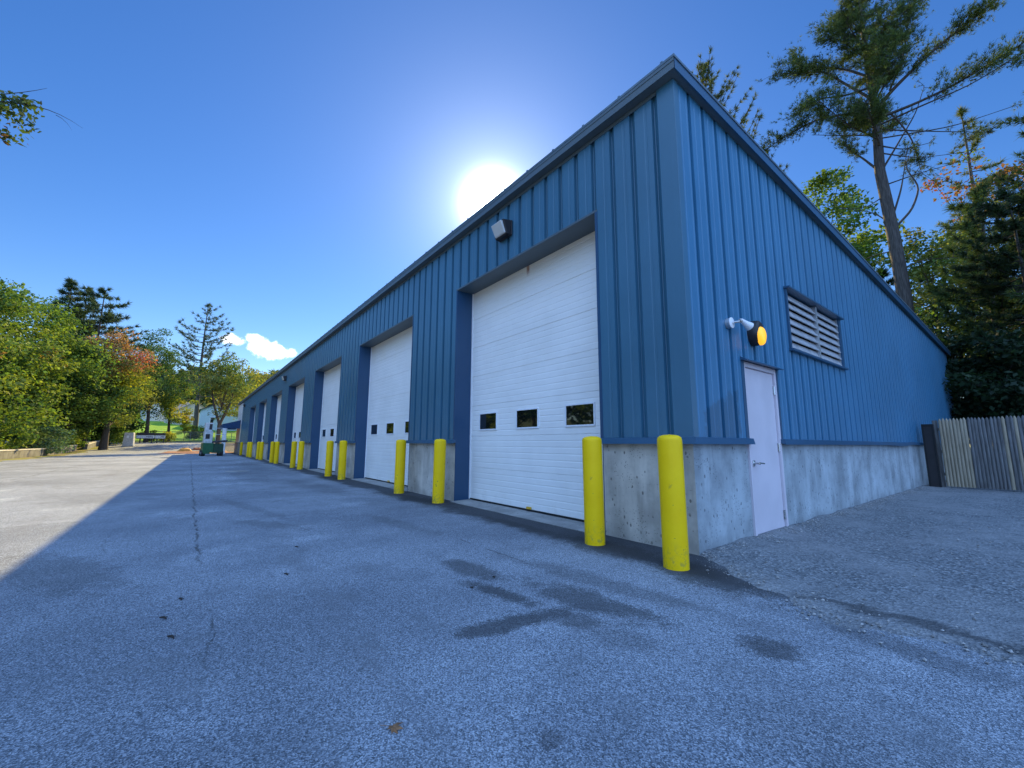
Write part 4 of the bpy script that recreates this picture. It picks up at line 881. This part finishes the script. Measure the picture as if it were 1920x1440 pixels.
# --- tree just outside the left border: one leafy branch reaches into view, high up
def edge_tree():
    rg=np.random.default_rng(51); x,y=-13.9,-14.45; r=empty('oak_tree',(x,y,.75),label='tree branch with dull green leaves poking in at the upper left border',cat='tree')
    T=MB(); T.tube([(0,0,-1.0),(.05,0,4),(0,.1,8),(-.1,.0,12)],[.3,.25,.17,.06],10)
    def br(c,r0,n=7): T.tube([tuple(v) for v in bez(*[np.array(q,float) for q in c],n)],[r0*(1-.85*i/(n-1)) for i in range(n)],6)
    br(((0,.05,7.2),(.1,3.5,8.2),(.55,6.45,9.05)),.09); br(((.1,3.9,8.3),(.2,5.2,8.0),(.35,6.3,8.15)),.04); br(((.2,5.0,8.7),(.5,6.2,9.2),(.45,6.7,9.75)),.02); br(((.5,6.4,9.05),(.9,7.0,9.0),(.85,7.55,8.72)),.014,6); br(((.7,7.0,8.93),(.8,7.2,8.85),(.78,7.35,8.6)),.008,4)
    for k in range(9):
        a=rg.uniform(PI*.9,PI*2.05); z=rg.uniform(5,11); br(((0,0,z-1),(1.2*math.cos(a),1.2*math.sin(a),z),(2.8*math.cos(a),2.8*math.sin(a),z+.8)),.06)
    T.build('trunk',M['bark'],r,smooth=True,angle=60)
    C=[]; 
    for t in np.linspace(.45,1,12): C.append(((0,.05,7.2)[0]*(1-t)**2+.2*t*(1-t)+.55*t*t,.05*(1-t)**2+7*t*(1-t)+6.35*t*t,7.2*(1-t)**2+16.4*t*(1-t)+8.95*t*t,.36))
    C+=[(.35,6.15,8.1,.28),(.3,5.6,8.15,.3),(.42,6.4,8.6,.3),(.4,5.9,8.85,.32),(.45,6.3,9.15,.24),(.35,5.5,8.0,.25),(.3,5.3,7.35,.25)]
    n0=len(C)
    for k in range(40):
        d=nrm(rg.normal(size=3)); q=rg.random()**.4; C.append((d[0]*3.2*q-.8,d[1]*2.6*q-1.2,8.6+d[2]*3.4*q,.9))
    P=[];col=[]
    for i,(a,b_,c,s) in enumerate(C):
        m=60 if i<n0 else 130; o=rg.normal(size=(m,3))*s*.55*np.array([1,1,.55]); P.append(o+np.array([a,b_,c])); pal=DGREEN+GREEN[:1]+[(.05,.075,.04)]+([(.12,.07,.03)] if i%6==0 else []); col.append(pick(pal,rg,m))
    P=np.concatenate(P); leaf_obj('crown',P,.13*(.6+.8*rg.random(len(P))),np.concatenate(col),M['leaf'],r,rg)
edge_tree()
for i,(x,y,h,rd,pal) in enumerate([(-27,-19,11,4.4,YGREEN),(-20,-21,12,4.6,GREEN),(-4,-21,11,4.6,YGREEN),(4,-23,12,4.8,GREEN),(-15,-18.5,11,4.4,GREEN),(-23,-17.5,11,4.2,DGREEN)]):
    broadleaf('yard_tree','green tree across the yard, seen reflected in the garage door windows',x,y,h,rd,.8,pal,60+i,clumps=55,per=120,ls=.40,group='trees across the yard')
# --- right-hand side: the big pine behind the garage
def big_pine():
    rg=np.random.default_rng(5); x,y=-1.52,21.91; az=R(-8.03); U=np.array([math.cos(az),-math.sin(az),0]); Fw=np.array([math.sin(az),math.cos(az),0])
    r=empty('white_pine',(x,y,0),label='huge white pine with crooked bare limbs towering behind the garage',cat='tree')
    T=MB(); T.tube([(.05,0,-.2),(.05,0,5),(.12,0,7.8),(.06,0,10.2),(-.05,0,12.8),(-.14,0,14.4),(-.02,0,16.9),(-.05,0,20),(-.06,0,24.2),(-.06,0,27.5),(0,0,30)],[.33,.295,.265,.25,.23,.21,.175,.13,.085,.05,.02],14)
    # (lateral offset, height) along each limb, start of foliage, depth swing
    LB=[([(.0,17.6),(.63,18.38),(1.55,19.13),(2.6,19.92),(3.61,20.36),(4.5,20.9)],.34,.5,.10,1.3),([(0,17.4),(.2,17.11),(1.43,16.96),(2.57,16.95),(3.65,17.27),(5.2,17.45)],.42,-1.0,.085,1.1),([(0,16.8),(1.39,16.54),(2.92,16.23),(4.32,16.2)],.72,-2.0,.05,.5),
     ([(0,16.6),(1.78,15.8),(3.69,15.04)],.62,1.2,.04,.45),([(0,16.1),(2.38,15.16),(4.14,14.93)],.97,-.6,.035,.1),([(-.1,17.3),(-.6,17.9),(-1.53,18.65),(-2.48,18.9),(-3.78,18.89),(-5.06,18.55)],.40,.8,.085,1.25),([(0,16.3),(-1.35,16.76),(-2.46,16.88)],.85,-1.4,.045,.3),
     ([(-.05,18.3),(-.96,19.84),(-1.82,20.85),(-2.74,21.14),(-3.89,21.92)],.25,-.8,.07,1.1),([(0,22),(-.64,23.47),(-1.79,23.9)],.2,.6,.05,1),([(0,22.2),(.5,22.54),(1.32,22.91),(2.3,22.9)],.2,.8,.05,1),([(0,19.5),(-.88,20.78),(-1.91,21.95),(-2.62,22.56),(-3.18,23.88)],.22,1.3,.07,1.1),
     ([(0,14.5),(.72,15.6),(1.46,16.79),(1.8,18.2)],.95,.5,.05,.2),([(-.1,14.3),(-.78,15.58),(-1.26,16.47),(-1.34,18.2)],.35,.7,.06,.9),([(0,15.3),(1.2,14.68),(2.32,14.57)],.97,1.0,.035,.1),([(0,15.7),(.8,14.9),(1.65,14.52)],.95,-.8,.04,.2),([(.6,18.4),(1.26,19.72),(1.6,21.17),(1.7,22.3)],.15,-.4,.05,1),
     ([(0,13.6),(1.21,13.76),(2.34,13.87)],.97,.6,.035,.1),([(0,20.6),(.56,20.94),(1.45,21.3)],.2,-1.1,.05,1),([(0,19.0),(-1.04,18.91),(-2.16,18.96),(-3.1,18.2)],.3,-1.6,.06,1.1),([(0,18),(.72,17.18),(1.17,15.79),(1.32,14.3)],.55,1.4,.06,.9),([(0,20.5),(-.79,21.8),(-1.5,22.2)],.2,-1.3,.05,1),([(0,17.0),(-.64,18.34),(-.9,19.5)],.4,1.6,.05,.8),
     ([(.1,11.3),(.8,12.03),(1.18,13.06),(.82,14.16),(.95,14.9)],.99,.3,.06,0),([(.1,11.9),(.5,12.9),(.66,13.52),(.91,14.9)],.99,-.5,.05,0),([(.0,11.6),(-.69,12.6),(-1.87,13.4)],.93,.5,.035,.15),([(0,10.2),(-.8,10.5),(-1.7,10.3)],.8,1,.03,.3),([(0,9.2),(.9,9.4),(1.9,9.0)],.9,-.7,.03,.2),([(0,13.1),(-.9,12.6),(-1.8,12.9)],.97,-.6,.03,.1)]
    for k in range(28):   # limbs towards and away from the yard fill the middle of the crown
        z=rg.uniform(16.0,25.5) if k<22 else rg.uniform(16,21); s=rg.uniform(-1,1); ln=rg.uniform(1.2,3.6)*(1-(z-16)/16); LB.append(([(0,z-.4),(s*ln*.3,z),(s*ln*.6,z+.4*ln*.5)],.25,rg.choice([-1,1])*ln,.05,1.15))
    P=[];D=[]
    for pts,fs,dep,r0,dens in LB:
        A=np.array(pts,float); n=len(A); q=[]
        for i,(a,z) in enumerate(A):
            t=i/(n-1); q.append(U*a+Fw*dep*t+np.array([0,0,z])+ (rg.normal(size=3)*.05 if 0<i<n-1 else 0))
        q=np.array(q)
        # smooth it
        tt=np.linspace(0,n-1,n*4); c=np.stack([np.interp(tt,np.arange(n),q[:,k]) for k in range(3)],1)
        for _ in range(2): c[1:-1]=(c[:-2]+c[1:-1]*2+c[2:])/4
        T.tube([tuple(v) for v in c],[max(.012,r0*1.0*(1-.8*i/(len(c)-1))) for i in range(len(c))],7)
        ln=np.linalg.norm(np.diff(q,axis=0),axis=1).sum(); m=int(ln*16*dens*(1-fs)/.6)+1
        for _ in range(m):
            t=fs+(1-fs)*rg.random()**.85; f=t*(len(c)-1); i=int(min(f,len(c)-2)); v=c[i]+(c[i+1]-c[i])*(f-i); d=nrm(c[i+1]-c[i])
            sd=nrm(np.cross(d,[0,0,1])+rg.normal(size=3)*.35)*(1 if rg.random()<.5 else -1); tl=rg.uniform(.25,1.1); e=v+sd*tl*.75+d*tl*.5+np.array([0,0,tl*rg.uniform(.0,.45)])
            if rg.random()<.5: T.tube([tuple(v),tuple((v+e)/2+[0,0,.03]),tuple(e)],[.012,.009,.004],3,cap=False)
            for w_ in range(7):
                u_=rg.uniform(.25,1.05); P.append(v+(e-v)*u_+rg.normal(size=3)*.075); D.append(nrm((e-v)*1.0+np.array([0,0,.35*tl])+rg.normal(size=3)*.3))
    P=np.array(P);D=np.array(D); T.build('trunk',M['bark_grey'],r,smooth=True,angle=70)
    col=pick([(.06,.10,.028),(.085,.13,.03),(.12,.16,.04),(.05,.085,.03)],rg,len(P))*rg.uniform(.8,1.25,(len(P),1))
    needle_obj('crown',P,D,.21,.017,10,col,M['needle'],r,rg,spread=.55)
big_pine()
conifer('white_pine','pine whose feathery upright twigs show over the roof peak',-11.2,25.4,30.2,5.2,12,YPINE+BPINE[:1],71,whorls=20,per=9,up=.75,k=9,L=.34,W=.04,step=.28,gap=.05,shape=.6,twig=.55)
broadleaf('maple_tree','sunlit yellow green tree behind the garage left of the huge pine trunk',-6.9,34.5,23.2,4.6,9,YGREEN[:2]+GREEN,72,clumps=75,per=140,ls=.27,cl=.6)
broadleaf('maple_tree','thin crowned maple with orange red patches behind the young pine',.4,36.5,20.4,4.0,6,OLIVE+GREEN,73,clumps=60,per=120,ls=.22,cl=.6,accents=[(-1.2,-1,18.4,(2.4,3,2.0),RED+ORANGE),(1.8,-1,16.6,(1.4,2,1.3),ORANGE)])
conifer('white_pine','thin yellowish pine far behind the young dark pine',.2,44.5,28.4,4.0,9,YPINE,74,whorls=16,per=6,up=.2,k=8,L=.5,W=.055,step=.4,gap=.25,shape=.7)
conifer('young_pine','bushy dark young pine rising behind the wooden fence',1.1,22.6,12.2,3.0,2.0,PINE,75,whorls=13,per=7,up=.5,k=16,L=.40,W=.032,step=.20,shape=.6,gap=.08,twig=.6)
conifer('white_pine','dark pine at the right border with ragged branches',4.4,17.6,13.5,3.4,2.5,PINE,76,whorls=12,per=7,up=.34,k=14,L=.28,W=.028,step=.19,gap=.18,shape=.6,twig=.6)
conifer('pine_tree','slim pale barked pine in the shade behind the fence',2.0,20.2,10.5,2.6,3.2,HEM+PINE[:1],77,whorls=14,per=8,up=.2,k=14,L=.30,W=.032,step=.16,gap=.12,shape=.5,twig=.8,bark='bark_grey',tr=.13)
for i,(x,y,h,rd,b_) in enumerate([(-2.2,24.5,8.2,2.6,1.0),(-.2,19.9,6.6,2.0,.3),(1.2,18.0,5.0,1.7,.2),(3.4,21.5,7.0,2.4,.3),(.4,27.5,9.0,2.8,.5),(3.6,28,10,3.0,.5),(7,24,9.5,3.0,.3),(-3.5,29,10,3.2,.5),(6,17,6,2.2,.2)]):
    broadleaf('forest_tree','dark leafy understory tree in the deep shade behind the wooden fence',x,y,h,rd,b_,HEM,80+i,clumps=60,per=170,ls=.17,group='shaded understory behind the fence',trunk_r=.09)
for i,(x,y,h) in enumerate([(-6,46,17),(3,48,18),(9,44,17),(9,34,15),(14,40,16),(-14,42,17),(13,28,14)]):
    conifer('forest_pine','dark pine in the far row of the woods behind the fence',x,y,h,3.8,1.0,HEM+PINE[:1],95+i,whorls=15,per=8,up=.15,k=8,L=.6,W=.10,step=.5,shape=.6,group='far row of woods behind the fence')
broadleaf('maple_tree','olive leafy tree filling the gap between the huge pine trunk and the young pine',-1.0,28.5,14.5,3.0,3,GREEN+OLIVE,121,clumps=60,per=130,ls=.2,cl=.7)
conifer('white_pine','tall ragged pine at the right border behind the dark pine',4.6,29,20.5,4.4,5,PINE,122,whorls=15,per=6,up=.3,k=12,L=.36,W=.035,step=.25,shape=.6,gap=.15)
broadleaf('oak_tree','rusty leaved thin tree between the young pine and the right border',3.0,31,17.5,3.0,5,OLIVE+DGREEN,123,clumps=45,per=120,ls=.2,cl=.65,accents=[(-.5,0,15.5,(2.5,2.5,2.0),ORANGE)])
# ------------------------------------------------------------------ world, sun, camera
SUN_EL,SUN_AZ=R(31.6),R(-55.28)
sd=Vector((math.sin(SUN_AZ)*math.cos(SUN_EL),math.cos(SUN_AZ)*math.cos(SUN_EL),math.sin(SUN_EL)))
W=bpy.data.worlds.new('World'); S.world=W; W.use_nodes=True; nt=W.node_tree; nt.nodes.clear()
class WN(N):
    def __init__(s): s.t=nt
w=WN(); out=w.n('ShaderNodeOutputWorld'); bg=w.n('ShaderNodeBackground'); w.L(bg.outputs[0],out.inputs[0])
sky=w.n('ShaderNodeTexSky',sky_type='NISHITA'); sky.sun_disc=False; sky.sun_elevation=SUN_EL; sky.sun_rotation=SUN_AZ%(2*PI); sky.air_density=1.0; sky.dust_density=.0; sky.ozone_density=2.2; sky.altitude=100
hs=w.n('ShaderNodeHueSaturation'); hs.inputs['Saturation'].default_value=1.32; hs.inputs['Value'].default_value=.64; hs.inputs['Hue'].default_value=.512; w.L(sky.outputs[0],hs.inputs['Color'])
w.co=w.n('ShaderNodeTexCoord').outputs['Generated']
def dot(v):
    x=w.n('ShaderNodeVectorMath',operation='DOT_PRODUCT'); w.L(w.co,x.inputs[0]); x.inputs[1].default_value=tuple(v); return x.outputs['Value']
th=w.math('ARCCOSINE',w.math('MINIMUM',dot(sd),1.0))
g1=w.math('MULTIPLY',w.math('EXPONENT',w.math('MULTIPLY',w.math('POWER',w.math('DIVIDE',th,R(2.3)),2),-1)),45)
g2=w.math('ADD',w.math('MULTIPLY',w.math('EXPONENT',w.math('MULTIPLY',w.math('DIVIDE',th,R(3.5)),-1)),6),w.math('MULTIPLY',w.math('EXPONENT',w.math('MULTIPLY',w.math('DIVIDE',th,R(12)),-1)),1.7))
gl=w.math('ADD',g1,g2)
glow=w.n('ShaderNodeVectorMath',operation='SCALE'); glow.inputs[0].default_value=(.92,.98,1); w.L(gl,glow.inputs['Scale'])
add=w.n('ShaderNodeVectorMath',operation='ADD'); w.L(hs.outputs[0],add.inputs[0]); w.L(glow.outputs[0],add.inputs[1])
# two small fair-weather clouds low over the far end of the garage
def cloud(d,a,b,seed,hard):
    d=Vector(d).normalized(); h=Vector((d.y,-d.x,0)).normalized(); v=h.cross(d)
    x=w.math('DIVIDE',dot(h),a); y=w.math('DIVIDE',dot(v),b); e=w.math('SQRT',w.math('ADD',w.math('MULTIPLY',x,x),w.math('MULTIPLY',y,y)))
    mp=w.n('ShaderNodeMapping'); mp.inputs['Location'].default_value=(seed,seed*.7,0); w.L(w.co,mp.inputs['Vector'])
    n=w.noise(26,7,.6,vec=mp.outputs[0]); f=w.math('SUBTRACT',w.math('ADD',1.0,w.math('MULTIPLY',w.math('SUBTRACT',n,.5),2.6)),e)
    return w.math('MULTIPLY',w.step(f,.0,hard),w.step(dot(d),.5,.6))
CD=[((-.9781,.0534,.2011),.026,.014,0.0,.5),((-.9742,.119,.1915),.042,.024,3.0,.5),((-.9735,.086,.2118),.016,.009,5.0,.6),((-.9697,.154,.190),.012,.010,7.,.8)]
cm=None
for q in CD:
    c=cloud(*q); cm=c if cm is None else w.math('MAXIMUM',cm,c)

# added brighter blue fill in the sky behind the camera, lifts the shade
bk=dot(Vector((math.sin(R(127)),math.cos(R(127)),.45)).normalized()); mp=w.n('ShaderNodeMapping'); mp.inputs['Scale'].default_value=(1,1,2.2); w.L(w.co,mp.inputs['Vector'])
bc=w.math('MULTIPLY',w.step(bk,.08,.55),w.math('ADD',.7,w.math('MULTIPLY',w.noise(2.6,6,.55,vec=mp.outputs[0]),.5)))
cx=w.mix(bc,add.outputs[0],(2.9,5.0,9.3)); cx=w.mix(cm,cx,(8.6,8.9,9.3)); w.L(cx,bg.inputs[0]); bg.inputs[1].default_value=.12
sun=bpy.data.lights.new('sun','SUN'); sun.energy=5.0; sun.angle=R(.53); sun.color=(1,.75,.31); so=bpy.data.objects.new('sun',sun); COL.objects.link(so); so.rotation_euler=sd.to_track_quat('Z','Y').to_euler(); so.location=(0,0,60)
cam=bpy.data.cameras.new('camera'); co=bpy.data.objects.new('camera',cam); COL.objects.link(co); S.camera=co
F_,yaw,pit,rol=776.89,.9145,.144,.0038
cam.sensor_fit='HORIZONTAL'; cam.sensor_width=36; cam.lens=F_/1920*36; cam.clip_start=.05; cam.clip_end=3000
fw=Vector((-math.sin(yaw)*math.cos(pit),math.cos(yaw)*math.cos(pit),math.sin(pit))); rt=Vector((math.cos(yaw),math.sin(yaw),0)); up=rt.cross(fw)
c_,s_=math.cos(rol),math.sin(rol); r2=c_*rt+s_*up; u2=-s_*rt+c_*up
from mathutils import Matrix
mw=Matrix((r2,u2,-fw)).transposed().to_4x4(); mw.translation=(2.114,-3.8367,1.0279); co.matrix_world=mw
S.render.engine='CYCLES'; S.cycles.use_denoising=True; S.cycles.max_bounces=6; S.cycles.diffuse_bounces=3; S.cycles.transparent_max_bounces=12; S.cycles.sample_clamp_indirect=8
S.view_settings.view_transform='Standard'; S.view_settings.look='None'; S.view_settings.gamma=1; S.view_settings.exposure=1.1
